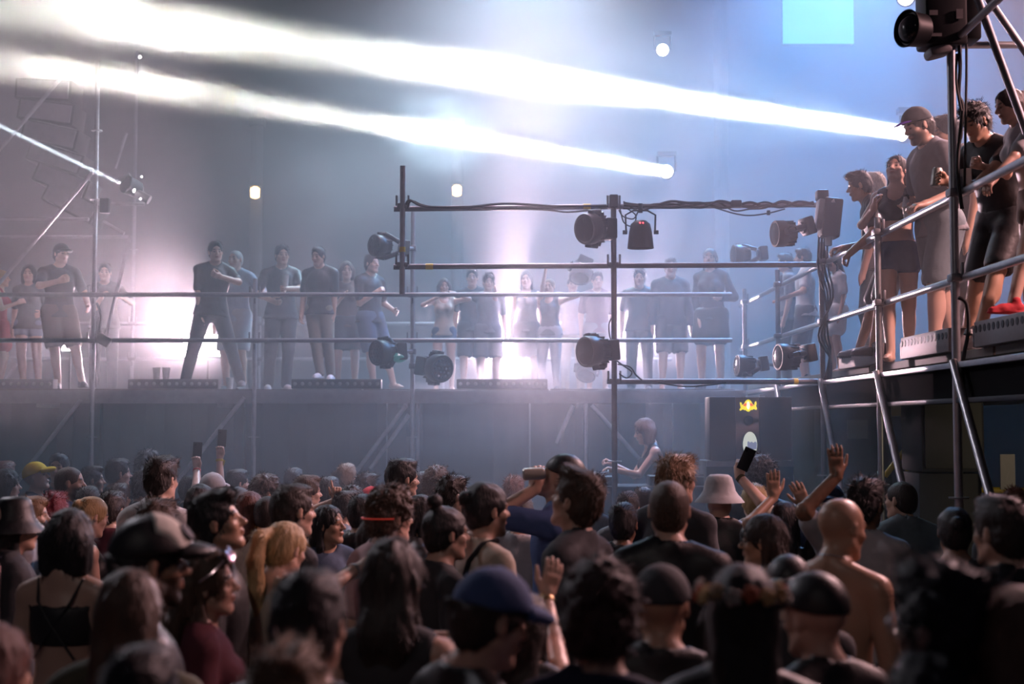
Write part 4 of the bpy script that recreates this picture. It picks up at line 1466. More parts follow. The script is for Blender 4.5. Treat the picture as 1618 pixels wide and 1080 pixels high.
    def ro(x, y, z):
        q0 = (x - H[0]) * R[0, 0] + (y - H[1]) * R[1, 0] + (z - H[2]) * R[2, 0]
        q1 = (x - H[0]) * R[0, 1] + (y - H[1]) * R[1, 1] + (z - H[2]) * R[2, 1]
        q2 = (x - H[0]) * R[0, 2] + (y - H[1]) * R[1, 2] + (z - H[2]) * R[2, 2]
        if long_:
            n = vnoise(q0 * fr * 1.3 + o, q1 * fr * 1.3, q2 * fr * 0.22) + 0.5 * vnoise(q0 * fr * 2.9, q1 * fr * 2.9 + o, q2 * fr * 0.4)
        elif style in ('curly', 'afro'):
            n = vnoise(q0 * fr + o, q1 * fr, q2 * fr) + 0.6 * vnoise(q0 * fr * 2.1, q1 * fr * 2.1 + o, q2 * fr * 2.1)
        else:
            n = vnoise(q0 * fr + o, q1 * fr * 0.45, q2 * fr * 0.6) + 0.5 * vnoise(q0 * fr * 2.2, q1 * fr * 1.1 + o, q2 * fr * 1.3)
        return amp * n
    f.rough(ro)
    if hat:
        f.half(h(0, 0, 0.035), tuple(R[:, 2]))
    V, Q = f.surface()
    V, Q = strands(V, Q, J, style, seed)
    return to_mesh('hair', V, Q)


def top_mesh(J, fem, kind, h=0.018):
    """tee, tank, longsleeve, vest, crop"""
    lo, hi = bounds(J)
    lo[2] = max(lo[2], J['P'][2] - 0.35)
    f = Field(lo, hi, h)
    g = {'tee': 0.016, 'jacket': 0.026, 'longsleeve': 0.014, 'tank': 0.009, 'crop': 0.007, 'bandeau': 0.006, 'croptee': 0.014}.get(kind, 0.012)
    P, C, N, Rs, Rt = J['P'], J['C'], J['N'], J['Rs'], J['Rt']
    add_torso(f, J, fem, g, low=kind not in ('crop', 'bandeau', 'croptee'))
    if kind in ('tee', 'jacket', 'longsleeve', 'croptee'):
        for s in 'LR':
            e = 0.72 if kind in ('tee', 'croptee') else 1.0
            E = J['S' + s] + (J['E' + s] - J['S' + s]) * e
            f.cap(J['S' + s], E, 0.052 + g * 0.8, 0.050 + g * 0.9, 0.012)
            if e == 1.0:
                f.cap(J['E' + s], J['E' + s] + (J['W' + s] - J['E' + s]) * 0.92, 0.048 + g, 0.036 + g * 0.7, 0.015)
    else:
        for s, sg in (('L', -1), ('R', 1)):
            # arm holes
            f.ell(J['S' + s] + Rt @ np.array([sg * 0.055, 0, 0.0]), (0.075, 0.10, 0.105), Rt, 0.01, op='s')
    if kind in ('tee', 'jacket', 'longsleeve', 'tank'):
        hg = 0.030 if kind != 'tank' else 0.022
        f.cap(P + Rs @ np.array([0, -0.004, 0.10]), P + Rs @ np.array([0, -0.012, -0.10]), 0.150 * (0.92 if fem else 1) + g, 0.200 + hg, 0.02, flat=1.42, n=Rs[:, 1])
    # neckline
    dip = {'tank': 0.085, 'crop': 0.095, 'bandeau': 0.02, 'jacket': 0.05}.get(kind, 0.062)
    wd = {'tank': 0.095, 'crop': 0.10}.get(kind, 0.072)
    f.ell(N + Rt @ np.array([0, 0.03, 0.055]), (wd, 0.085, 0.05 + dip * 0.35), Rt, 0.006, op='s')
    if kind in ('tank', 'crop'):
        f.ell(N + Rt @ np.array([0, 0.09, 0.0]), (0.075, 0.08, 0.12), Rt, 0.01, op='s')
        f.ell(N + Rt @ np.array([0, -0.10, 0.02]), (0.07, 0.07, 0.09), Rt, 0.01, op='s')
    if kind == 'bandeau':
        f.half(C + Rt @ np.array([0, 0, 0.155]), tuple(Rt[:, 2]))
    cut = {'croptee': C + Rs @ np.array([0, 0, -0.05]), 'crop': C + Rs @ np.array([0, 0, -0.03]), 'bandeau': C + Rs @ np.array([0, 0, -0.02])}.get(kind, P + Rs @ np.array([0, 0, -0.085]))
    f.half(cut, tuple(-Rs[:, 2]))
    if kind in ('tee', 'jacket', 'longsleeve'):
        f.rough(lambda x, y, z: 0.006 * vnoise(x * 13 + 3, y * 13, z * 6) + 0.003 * vnoise(x * 30, y * 30 + 5, z * 14))
    V, Q = f.surface()
    return to_mesh('shirt', V, Q)


def bottom_mesh(J, fem, kind, h=0.02):
    """trousers, shorts, hotpants, skirt"""
    lo, hi = bounds(J, 0.2)
    hi[2] = J['P'][2] + 0.2
    f = Field(lo, hi, h)
    P, Rs = J['P'], J['Rs']
    g = {'trousers': 0.014, 'shorts': 0.026, 'hotpants': 0.010, 'skirt': 0.02}[kind]
    f.ell(P + Rs @ np.array([0, -0.01, 0.0]), np.array([0.172, 0.118, 0.125]) + g, Rs, 0.04)
    f.cap(P, P + Rs @ np.array([0, 0, 0.10]), 0.150 * (0.9 if fem else 1) + g * 0.7, 0.146 * (0.88 if fem else 1) + g * 0.6, 0.04, flat=1.38, n=Rs[:, 1])
    for s in 'LR':
        a, k, an = J['HP' + s], J['K' + s], J['A' + s]
        if kind == 'trousers':
            f.cap(a, k, 0.094 + g, 0.064 + g, 0.03)
            f.cap(k, an, 0.062 + g, 0.048 + g, 0.02)
        elif kind == 'shorts':
            f.cap(a, a + (k - a) * 0.88, 0.098 + g, 0.082 + g, 0.03)
        elif kind == 'hotpants':
            f.cap(a, a + (k - a) * 0.24, 0.095 + g, 0.092 + g, 0.03)
        else:
            f.cap(a, a + (k - a) * 0.6, 0.10 + g, 0.11 + g, 0.09)
    if kind == 'hotpants' or kind == 'shorts':
        for s in 'LR':
            a, k = J['HP' + s], J['K' + s]
            u = (k - a) / np.linalg.norm(k - a)
            t = 0.31 if kind == 'hotpants' else 0.93
            e = a + (k - a) * t
            f.cap(e + u * 0.11, e + u * 0.25, 0.115, 0.12, 0.0, op='s')
    f.half(P + Rs @ np.array([0, 0, 0.075]), tuple(Rs[:, 2]))
    f.rough(lambda x, y, z: 0.004 * vnoise(x * 14, y * 14 + 9, z * 7))
    V, Q = f.surface()
    return to_mesh('trousers', V, Q)


def shoe_mesh(J, s, sg):
    A = J['A' + s]
    f = Field(A - 0.2, A + 0.24, 0.012)
    b = A + np.array([sg * 0.015, 0.085, -0.046])
    t = A + np.array([sg * 0.022, 0.160, -0.050])
    f.cap(A + np.array([0, -0.040, -0.038]), b, 0.043, 0.042, 0.012)
    f.cap(b, t, 0.042, 0.030, 0.012, flat=1.25, n=np.array([0, 0, 1.0]))
    f.cap(A + np.array([0, -0.012, -0.02]), A + np.array([0, -0.012, 0.012]), 0.044, 0.043, 0.012)
    f.cap(A + np.array([0, -0.045, -0.068]), t + np.array([0, 0.004, -0.018]), 0.048, 0.038, 0.004, flat=3.2, n=np.array([0, 0, 1.0]))
    f.half((0, 0, A[2] - 0.08), (0, 0, -1))
    V, Q = f.surface()
    return to_mesh('shoe', V, Q)


def cap_mesh(J, back=False, flat=False, hr=0.009):
    """ball cap: crown and bill, in head space"""
    H, R = J['H'], J['Rh']
    R2 = R @ rot(180) if back else R
    def h(x, y, z):
        return H + R2 @ np.array([x, y, z])
    off = -0.002 if not back else 0.02
    f = Field(H - 0.22, H + 0.22, hr)
    c = h(0, off, 0.035)
    f.ell(c, (0.094, 0.112, 0.105), R2, 0)
    f.half(h(0, 0, 0.03), tuple(-(R2 @ np.array([0, -0.12, 0.99]))))
    f.ell(h(0, off, 0.139), (0.009, 0.009, 0.006), R2, 0.003)
    V, Q = f.surface()
    crown = to_mesh('cap_crown', V, Q)
    f = Field(H - 0.26, H + 0.26, 0.008)
    f.ell(h(0, off + 0.088, 0.034), (0.085, 0.098, 0.03), R2, 0)
    f.ell(h(0, off + 0.08, 0.034 - 0.17 + (0.03 if flat else 0.0)), (0.20, 0.26, 0.162), R2, 0, op='s')
    f.ell(h(0, off + 0.078, 0.034), (0.15, 0.2, 0.5), R2, 0.0) if False else None
    f.half(h(0, off + 0.075, 0), tuple(R2 @ np.array([0, -1.0, 0])))
    V, Q = f.surface()
    bill = to_mesh('cap_bill', V, Q)
    return crown, bill


def bucket_mesh(J):
    H, R = J['H'], J['Rh']
    m = MB().lathe([(0.004, 0.142), (0.055, 0.138), (0.076, 0.122), (0.086, 0.090), (0.098, 0.040), (0.118, 0.012), (0.148, -0.022), (0.150, -0.028), (0.144, -0.026),
                    (0.112, 0.004), (0.093, 0.030), (0.080, 0.085), (0.06, 0.115), (0.002, 0.12)],
                   Vector(H + R @ np.array([0, -0.012, 0.0])), Vector(R[:, 2]), 28)
    return m.mesh('bucket_hat')


def beanie_mesh(J):
    H, R = J['H'], J['Rh']
    def h(x, y, z):
        return H + R @ np.array([x, y, z])
    f = Field(H - 0.2, H + 0.24, 0.009)
    f.ell(h(0, -0.03, 0.05), (0.092, 0.112, 0.105), R, 0)
    f.ell(h(0, -0.08, 0.085), (0.07, 0.06, 0.06), R, 0.03)
    f.half(h(0, 0, 0.02), tuple(-(R @ np.array([0, 0.35, 0.94]))))
    f.rough(lambda x, y, z: 0.004 * vnoise(x * 40, y * 40, z * 14))
    V, Q = f.surface()
    return to_mesh('beanie', V, Q)


# ------------------------------------------------------------------ skin, hair, cloth materials
def skin_mat(name, c, hairc=(0.02, 0.014, 0.012)):
    m = bpy.data.materials.new(name)
    m.use_nodes = True
    nt = m.node_tree
    b = nt.nodes['Principled BSDF']
    b.inputs['Roughness'].default_value = 0.42
    a = nt.nodes.new('ShaderNodeAttribute')
    a.attribute_name = 'tint'
    sp = nt.nodes.new('ShaderNodeSeparateColor')
    nt.links.new(a.outputs['Color'], sp.inputs[0])
    n = nt.nodes.new('ShaderNodeTexNoise')
    n.inputs['Scale'].default_value = 9
    tc = nt.nodes.new('ShaderNodeTexCoord')
    nt.links.new(tc.outputs['Object'], n.inputs['Vector'])
    prev = None
    def mix(fac, ca, cb):
        mx = nt.nodes.new('ShaderNodeMix')
        mx.data_type = 'RGBA'
        nt.links.new(fac, mx.inputs[0])
        for i, cc in ((6, ca), (7, cb)):
            if isinstance(cc, tuple):
                mx.inputs[i].default_value = (*cc, 1)
            else:
                nt.links.new(cc, mx.inputs[i])
        return mx.outputs[2]
    o = mix(n.outputs[0], tuple(x * 0.88 for x in c), tuple(min(1, x * 1.1) for x in c))
    o = mix(sp.outputs[0], o, (c[0] * 0.80, c[1] * 0.55, c[2] * 0.55))
    o = mix(sp.outputs[2], o, hairc)
    o = mix(sp.outputs[1], o, (0.012, 0.010, 0.010))
    nt.links.new(o, b.inputs['Base Color'])
    return m


SKIN = {k: skin_mat('skin_' + k, c) for k, c in {
    'fair': (0.62, 0.40, 0.31), 'light': (0.52, 0.33, 0.25), 'tan': (0.42, 0.25, 0.17), 'brown': (0.22, 0.12, 0.075), 'dark': (0.10, 0.055, 0.038)}.items()}


def hair_mat(name, c, rough=0.55):
    return mat('hair_' + name, c, rough, noise=0.45, nscale=90, bump=0.5, stretch=(1.6, 1.6, 0.22))


HAIR = {k: hair_mat(k, c) for k, c in {
    'black': (0.010, 0.009, 0.011), 'dark': (0.022, 0.015, 0.013), 'brown': (0.060, 0.034, 0.022), 'auburn': (0.10, 0.030, 0.020), 'red': (0.16, 0.012, 0.025), 'mahogany': (0.040, 0.015, 0.014),
    'light': (0.20, 0.12, 0.065), 'blond': (0.46, 0.31, 0.15), 'platinum': (0.72, 0.62, 0.50), 'grey': (0.25, 0.24, 0.24)}.items()}
_CL = {}


def cloth(c, rough=0.85):
    key = tuple(round(x, 3) for x in c)
    if key not in _CL:
        _CL[key] = mat('cloth_%d' % len(_CL), key, rough, noise=0.16, nscale=24, bump=0.25)
    return _CL[key]


def setm(o, m):
    if not o.data.materials:
        o.data.materials.append(m)
    o.material_slots[0].link = 'OBJECT'
    o.material_slots[0].material = m
    return o


def cobj(name, me, m, parent):
    o = bpy.data.objects.new(name, me)
    link(o, parent)
    return setm(o, m)


RES = {}
COLORS = {'purple': (0.10, 0.02, 0.35), 'black': (0.012, 0.012, 0.014), 'charcoal': (0.035, 0.036, 0.042), 'grey': (0.16, 0.16, 0.175), 'lightgrey': (0.36, 0.36, 0.38), 'white': (0.62, 0.60, 0.60),
          'beige': (0.42, 0.36, 0.29), 'navy': (0.014, 0.022, 0.055), 'blue': (0.05, 0.09, 0.22), 'pink': (0.55, 0.37, 0.38), 'maroon': (0.09, 0.018, 0.03),
          'red': (0.45, 0.02, 0.03), 'brown': (0.09, 0.05, 0.035), 'denim': (0.06, 0.09, 0.15), 'denim_light': (0.25, 0.30, 0.38), 'khaki': (0.17, 0.15, 0.11), 'slate': (0.12, 0.155, 0.175),
          'yellow': (0.65, 0.45, 0.02), 'mustard': (0.40, 0.22, 0.03), 'olive': (0.08, 0.08, 0.05), 'teal': (0.03, 0.10, 0.11)}


def person(label, px=None, py=None, Y=None, facing=0, fem=False, skin='light', hair='short', hcol='dark', top='tee', tcol='black', bottom='trousers', bcol='black',
           shoes='black', pose=None, hat=None, hatcol='black', z0=0.0, H=None, hands=None, beard=False, hr=0.0105, coarse=0.028, seed=0, group=None, root_xy=None, legs=True, cheap=False, billcol=None):
    """places a figure so that the top of its head falls at pixel (px, py) at distance Y"""
    pose = dict(pose or {})
    J = skeleton(fem=fem, **pose)
    extra = {'afro': 0.05, 'curly': 0.028, 'messy': 0.024, 'quiff': 0.02, 'spiky': 0.022, 'wavy': 0.02, 'topknot': 0.06, 'undercut': 0.018}.get(hair, 0.012) if hair else 0.0
    if hat:
        extra = 0.025
    topz = (J['H'] + J['Rh'] @ np.array([0, -0.01, 0.118]))[2] + extra
    rz = -math.radians(facing)
    ca, sa = math.cos(rz), math.sin(rz)
    hx, hy = J['H'][0], J['H'][1]
    if root_xy is None:
        p = at(px, py, Y)
        if H is None:
            s = (p.z - z0) / topz
        else:
            s = H / 1.75
        X0 = p.x - s * (ca * hx - sa * hy)
        Y0 = p.y - s * (sa * hx + ca * hy)
    else:
        X0, Y0 = root_xy
        s = H / 1.75
    root = thing('person', label, 'person', (X0, Y0, z0), rz, group, s)
    def key(*a):
        return (repr(sorted(pose.items(), key=str)), fem) + a
    hk = repr(sorted(hands.items())) if hands else ''
    bm_ = cached(key('b', hr, coarse, hk, beard, legs), lambda: body_mesh(J, fem, hr, coarse, hands, beard, legs))
    cobj('body', bm_, SKIN[skin], root)
    if hair and not (hat in ('bucket',) and hair in ('short', 'buzz')):
        cobj('hair', cached(key('h', hair, hr, seed % 4, bool(hat)), lambda: hair_mesh(J, hair, hr, seed % 4, bool(hat))), HAIR[hcol], root)
    if top:
        cobj({'tee': 'shirt', 'longsleeve': 'shirt', 'jacket': 'jacket', 'tank': 'tank_top', 'crop': 'crop_top', 'bandeau': 'bandeau_top', 'croptee': 'crop_shirt'}[top],
             cached(key('t', top), lambda: top_mesh(J, fem, top, 0.018 if cheap else 0.014)), cloth(COLORS[tcol]) if isinstance(tcol, str) else tcol, root)
    if bottom and legs:
        cobj({'trousers': 'trousers', 'shorts': 'shorts', 'hotpants': 'shorts', 'skirt': 'skirt'}[bottom],
             cached(key('o', bottom), lambda: bottom_mesh(J, fem, bottom, 0.024 if cheap else 0.016)), cloth(COLORS[bcol]) if isinstance(bcol, str) else bcol, root)
    if shoes and legs:
        for s_, sg in (('L', -1), ('R', 1)):
            cobj('shoe', cached(key('s', s_), lambda: shoe_mesh(J, s_, sg)), cloth(COLORS[shoes], 0.5), root)
    hm = cloth(COLORS[hatcol]) if isinstance(hatcol, str) else hatcol
    if hat in ('cap', 'backcap', 'flatcap'):
        c, b = cached(key('c', hat), lambda: cap_mesh(J, hat == 'backcap', hat == 'flatcap'))
        co = cobj('cap', c, hm, root)
        cobj('bill', b, cloth(COLORS[billcol or hatcol]) if isinstance(billcol or hatcol, str) else hm, co)
    elif hat == 'bucket':
        cobj('bucket_hat', cached(key('c', hat), lambda: bucket_mesh(J)), hm, root)
    elif hat == 'beanie':
        cobj('beanie', cached(key('c', hat), lambda: beanie_mesh(J)), hm, root)
    RES[label] = (root, J, s)
    return root, J, s


def on(root, s, p):
    """a figure-space point in world space"""
    rz = root.rotation_euler.z
    ca, sa = math.cos(rz), math.sin(rz)
    return Vector((root.location.x + s * (ca * p[0] - sa * p[1]), root.location.y + s * (sa * p[0] + ca * p[1]), root.location.z + s * p[2]))
# ================================================================== the people
GC = 'crowd on the hall floor'
GR = 'onlookers on the right gantry'
GD = 'dancers on the rear deck'


def place(px, py, Y, pose, fem, facing, z0, extra):
    J = skeleton(fem=fem, **pose)
    topz = (J['H'] + J['Rh'] @ np.array([0, -0.01, 0.118]))[2] + extra
    p = at(px, py, Y)
    s = (p.z - z0) / topz
    rz = -math.radians(facing)
    ca, sa = math.cos(rz), math.sin(rz)
    return J, s, p.x - s * (ca * J['H'][0] - sa * J['H'][1]), p.y - s * (sa * J['H'][0] + ca * J['H'][1]), ca, sa


def fig(label, px, py, Y, facing=0, fem=False, reach=None, step=None, pose=None, hat=None, hair='short', z0=0.0, handspec=None, poles2=None, **kw):
    """person() with wrists and feet given by photo position and depth offset; reach: {'R': (px, py, dY)}"""
    pose = dict(pose or {})
    extra = {'afro': 0.05, 'curly': 0.028, 'messy': 0.024, 'quiff': 0.02, 'spiky': 0.022, 'wavy': 0.02, 'topknot': 0.06, 'undercut': 0.018}.get(hair, 0.012) if hair else 0.0
    if hat:
        extra = 0.025
    J, s, X0, Y0, ca, sa = place(px, py, Y, pose, fem, facing, z0, extra)
    def inv(v):
        dx, dy = (v.x - X0) / s, (v.y - Y0) / s
        return (ca * dx + sa * dy, -sa * dx + ca * dy, (v.z - z0) / s)
    hands = {}
    if reach:
        arms = dict(pose.get('arms', {}))
        for sd, (qx, qy, dY) in reach.items():
            arms[sd] = inv(at(qx, qy, Y + dY))
        pose['arms'] = arms
    if poles2:
        def dirv(v):
            return (ca * v[0] + sa * v[1], -sa * v[0] + ca * v[1], v[2])
        pose['poles'] = {k: dirv(v) for k, v in poles2.items()}
    for sd, hs in (handspec or {}).items():
        hs = dict(hs)
        for kk in ('palm', 'hdir'):
            if kk in hs:
                v = hs[kk]
                hs[kk] = (ca * v[0] + sa * v[1], -sa * v[0] + ca * v[1], v[2])
        hands[sd] = hs
    if step:
        feet = {}
        for sd, (qx, dY) in step.items():
            g = inv(at(qx, 600, Y + dY))
            feet[sd] = (g[0], g[1], 0.08)
        pose['feet'] = feet
    return person(label, px, py, Y, facing, fem, hair=hair, pose=pose, hat=hat, z0=z0, hands=hands or None, **kw)


HEADS = {'f': (0, 0, 0), 'r': (22, 0, 0), 'l': (-22, 0, 0), 'u': (5, 16, 0), 'd': (0, -14, 0), 't': (10, 4, 8)}
ARMS = {'n': None, 'b': {'L': (-0.16, 0.26, 1.12), 'R': (0.16, 0.26, 1.16)}, 'c': {'L': (0.02, 0.24, 1.18), 'R': (-0.02, 0.27, 1.24)}}


def crowd_Y(py, hh):
    a = (py - 668.0) / F_PX
    Y = (2.05 / 1.76) / (hh / 562.0 + a / 1.76)
    s = (2.05 - a * Y) / 1.76
    s2 = min(max(s, 0.90), 1.07)
    if abs(s2 - s) > 1e-6 and a > 0.004:
        Y = (2.05 - 1.76 * s2) / a
    return min(max(Y, 2.3), 12.4)


def C(px, py, hh, facing, hair, hcol, label, skin='light', top='tee', tcol='black', fem=False, hp='f', arms='n', hat=None, hatcol='black', reach=None, handspec=None, dY=0.0, **kw):
    pose = {'head': HEADS[hp] if isinstance(hp, str) else hp}
    if ARMS.get(arms):
        pose['arms'] = ARMS[arms]
    Y = crowd_Y(py, hh) + dY
    near = hh > 80
    return fig(label, px, py, Y, facing, fem, reach=reach, pose=pose, hat=hat, hatcol=hatcol, hair=hair, z0=0.0, handspec=handspec, skin=skin, hcol=hcol, top=top, tcol=tcol,
               bottom=kw.pop('bottom', 'trousers'), bcol=kw.pop('bcol', 'charcoal'), hr=kw.pop('hr', 0.0085 if near else 0.0105), group=GC, seed=px % 4, cheap=True, **kw)


# ---- far rows
C(8, 728, 42, 40, 'short', 'auburn', 'dark auburn head at the far left edge in the back rows', tcol='charcoal')
C(12, 742, 48, 70, 'bob', 'black', 'woman with black bob at the left edge, in profile', fem=True, hp='f', skin='fair', tcol='black')
C(58, 729, 46, 85, None, 'dark', 'person in a bright yellow cap looking up to the right', hp='u', hat='cap', hatcol='yellow', tcol='charcoal', skin='light')
C(93, 716, 42, 180, 'short', 'black', 'dark-haired person facing the viewer behind the yellow cap', tcol='black', skin='tan')
C(112, 735, 54, 60, 'buzz', 'brown', 'cropped-haired man in dark shirt turned right, near the yellow cap', tcol='navy', hp='r', beard=True)
C(147, 736, 44, 70, 'short', 'dark', 'short-haired man in profile right of the cropped-haired man', tcol='black', skin='light')
C(188, 724, 46, 60, 'short', 'dark', 'hazy dark-haired man in profile at the back left', tcol='charcoal')
C(190, 763, 44, 20, 'short', 'brown', 'brown head low between the back rows on the left', tcol='black')
C(235, 712, 46, 40, 'curly', 'black', 'tall curly black head at the back left', tcol='charcoal', skin='tan')
C(228, 742, 48, 20, 'messy', 'black', 'black-haired head just left of the man in white', tcol='black')
C(140, 768, 50, 10, 'short', 'black', 'cropped black head in front of the cropped-haired man', tcol='black')
C(86, 777, 58, 10, 'messy', 'red', 'dark red hair seen from behind on the left', fem=True, tcol='black')
C(147, 784, 62, 55, 'bun', 'blond', 'woman with braided blond hair and thin dark straps on the left', fem=True, hp='d', top='tank', tcol='black', skin='fair', arms='c')
C(178, 775, 58, 20, 'short', 'dark', 'dark-haired man with bare neck behind the trucker cap', tcol='maroon', skin='light')
C(256, 720, 70, 25, 'quiff', 'dark', 'tall man in a white T-shirt with neat dark hair, left of centre', tcol='white', hp='f', skin='fair')
C(336, 745, 54, 40, None, 'dark', 'person in a pale grey cap near the raised phones', hat='cap', hatcol='lightgrey', hp='l', tcol='charcoal')
C(318, 764, 60, 20, 'straight', 'black', 'long black hair seen from behind, beside the grey cap', fem=True, tcol='black')
C(376, 741, 44, 60, 'short', 'dark', 'dark-haired person in profile right of the grey cap', tcol='grey')
C(376, 768, 56, 30, None, 'dark', 'person in a slate grey cap above the long brown hair', hat='cap', hatcol='slate', tcol='black')
C(396, 776, 60, 20, 'long', 'auburn', 'long auburn hair seen from behind, left of the row of short cuts', fem=True, tcol='beige')
C(420, 750, 52, 60, 'curly', 'brown', 'man with short curly brown hair in profile, left of centre', tcol='grey')
C(465, 739, 42, 20, 'short', 'dark', 'hazy dark head with a lit outline at the back', tcol='charcoal')
C(486, 750, 54, 60, 'short', 'brown', 'brown-haired man turned right behind the dark-haired man', tcol='charcoal')
C(548, 732, 42, 20, 'short', 'light', 'light brown head with bright rim in the back row', tcol='charcoal', skin='fair')
C(520, 753, 48, 30, 'short', 'black', 'black-haired head behind the pointing hand', tcol='black')
C(540, 742, 38, 60, 'short', 'brown', 'small brown head in the back row behind the pointing hand', tcol='black')
C(580, 747, 46, 60, 'messy', 'dark', 'dark messy hair above the red cap', tcol='black')
C(556, 768, 52, 20, 'curly', 'black', 'black curly head left of the red cap', tcol='denim')
C(588, 767, 48, 20, None, 'dark', 'person in a bright red cap left of centre', hat='backcap', hatcol='red', tcol='black')
C(637, 724, 62, 60, 'undercut', 'black', 'tall man with high swept-back dark hair and shaved sides', tcol='charcoal', skin='light')
C(690, 737, 52, 30, 'curly', 'brown', 'curly brown head with a lit outline, centre left', tcol='charcoal')
C(668, 745, 48, 20, 'short', 'black', 'black head between the tall man and the curly head', tcol='black')
C(716, 750, 60, 60, 'messy', 'dark', 'wavy dark hair in front of the curly head, centre', tcol='black')
C(812, 752, 46, 20, 'messy', 'auburn', 'reddish hair just left of the raised can', fem=True, tcol='black')
C(824, 786, 56, 30, 'short', 'black', 'dark head and pale shirt left of the man drinking', tcol='lightgrey')
C(938, 748, 52, 60, 'curly', 'dark', 'dark curly head behind the man facing left', tcol='charcoal')
C(993, 776, 46, 20, 'short', 'black', 'small dark head below the mixer table', tcol='black')
C(1016, 770, 46, 20, 'short', 'brown', 'brown head with lit edge below the mixer lights', tcol='black')
C(985, 794, 66, 15, 'short', 'black', 'round black head between the two men in dark T-shirts', tcol='black', skin='brown',
  reach={'R': (1014, 872, 0.28)}, handspec={'R': dict(curl=0.7, palm=(-1, 0, 0.6), hdir=(-0.6, 0.2, 0.5))})
C(1137, 748, 66, 20, None, 'dark', 'person in a pale beige bucket hat right of centre', hat='bucket', hatcol='lightgrey', tcol='black')
C(1203, 722, 54, 20, 'afro', 'black', 'dark rounded afro in front of the emblem loudspeaker', tcol='black', skin='brown')
C(1192, 764, 58, 10, 'short', 'blond', 'blond head with raised phone in front of the loudspeaker', tcol='beige', skin='fair',
  reach={'R': (1168, 752, 0.0)}, handspec={'R': dict(curl=0.9, palm=(0.3, 1, 0), hdir=(0.15, 0, 1))})
C(1313, 762, 58, 30, None, 'dark', 'person in a navy cap left of the dark raised hand', hat='backcap', hatcol='navy', tcol='navy')
C(1368, 754, 78, 40, 'messy', 'black', 'man with thick black hair and light grey T-shirt behind the bald man', tcol='lightgrey', skin='brown', arms='n',
  reach={'L': (1322, 752, 0.0)}, handspec={'L': dict(curl=0.12, palm=(0, 1, 0), hdir=(-0.05, 0.0, 1))})
C(1240, 792, 68, 20, 'long', 'black', 'dark long-haired woman under the raised hands on the right', fem=True, tcol='black', skin='tan',
  reach={'L': (1222, 786, 0.0), 'R': (1274, 800, 0.0)}, handspec={'L': dict(curl=0.10, palm=(0, 1, 0), hdir=(0, 0, 1)), 'R': dict(curl=0.2, palm=(0, 1, 0), hdir=(-0.45, 0, 1))})
C(1422, 758, 62, -20, 'buzz', 'dark', 'man with cropped hair in a slate jacket on the right', top='jacket', tcol='slate', hp='l', skin='light')
C(1395, 742, 44, 10, 'short', 'black', 'dark head in front of the gantry brace on the right', tcol='black')
C(1508, 800, 78, 10, 'bun', 'black', 'dark-haired woman with strap top on the right, seen from behind', fem=True, top='tank', tcol='black', skin='brown')
C(1603, 773, 64, 20, 'curly', 'auburn', 'curly hair with red light painted in, at the right edge behind the large dark head', tcol='charcoal')  # auburn puts the red light on this hair into its colour
# ---- middle rows
C(4, 792, 82, 70, None, 'dark', 'shaven-headed man in a pale pink shirt at the left edge', tcol='pink', skin='fair', hp='f')
C(27, 783, 80, 60, 'straight', 'black', 'person in a black bucket hat and dark jacket at the left', hat='bucket', hatcol='black', top='jacket', tcol='charcoal', dY=-0.2)
C(52, 784, 66, 75, 'short', 'light', 'brown-haired man in a black face mask beside the black bucket hat', tcol='lightgrey', skin='fair', dY=0.5)
C(112, 806, 92, 10, 'bob', 'black', 'woman with dark shoulder-length hair and crossed back straps', fem=True, top='bandeau', tcol='black', skin='light')
C(250, 787, 74, 40, 'messy', 'brown', 'dark brown hair half hidden behind the trucker cap', tcol='brown')
C(345, 777, 96, 82, 'quiff', 'black', 'young man with thick black hair in profile, black T-shirt', tcol='black', skin='tan', hp='u')
C(424, 781, 60, 20, 'buzz', 'dark', 'man with cropped hair and bare shoulders left of the dark-haired man', top='tank', tcol='beige', skin='light')
C(465, 765, 82, 55, 'short', 'dark', 'man with dark side-swept hair turned right, left of centre', tcol='charcoal', skin='light', hp='f')
C(520, 797, 58, 150, 'straight', 'black', 'young woman with long black hair looking back to the right', fem=True, skin='tan', tcol='denim', hp=(-40, 4, 0), hr=0.007)
C(572, 781, 60, 20, 'short', 'black', 'short black head and dark T-shirt behind the stretched arm', tcol='black', skin='light')
C(618, 767, 86, 55, 'curly', 'brown', 'man with curly brown hair and pale pink shirt, red lit band behind', tcol='pink', skin='fair')
C(668, 781, 64, 75, 'straight', 'black', 'woman with black hair and pearl earring in profile', fem=True, skin='tan', tcol='black')
C(603, 808, 76, 30, 'bob', 'black', 'straight black bob seen from behind at centre left', fem=True, tcol='grey')
C(706, 782, 88, 65, 'topknot', 'black', 'woman with a topknot in profile, dark hair down her back', fem=True, skin='light', tcol='charcoal')
C(770, 760, 88, 60, 'bun', 'black', 'bearded man with tied-back hair in a beige T-shirt and dark straps', tcol='beige', skin='light', beard=True, arms='b')
C(1070, 717, 96, 35, 'messy', 'light', 'tall man with tousled light brown hair in a dark grey T-shirt', tcol='charcoal', skin='fair', hp='r', dY=0.3)
C(1057, 755, 98, 5, 'buzz', 'brown', 'man with close-cropped brown hair and black wide-neck T-shirt, from behind', tcol='black', skin='light')
C(1205, 812, 84, -70, 'long', 'dark', 'woman in glasses facing left, dark hair, right of centre', fem=True, skin='tan', tcol='olive')
C(1330, 787, 100, 40, None, 'dark', 'bald bare-backed man with thin necklace on the right', top=None, skin='tan', hp=(20, -8, 0))
C(1580, 783, 112, -30, 'short', 'dark', 'large dark head with short hair at the right edge, turned left', tcol='black', skin='light')
C(910, 742, 96, -62, 'quiff', 'brown', 'man with swept brown hair facing left with open mouth, dark T-shirt', tcol='charcoal', skin='light', hp='u')
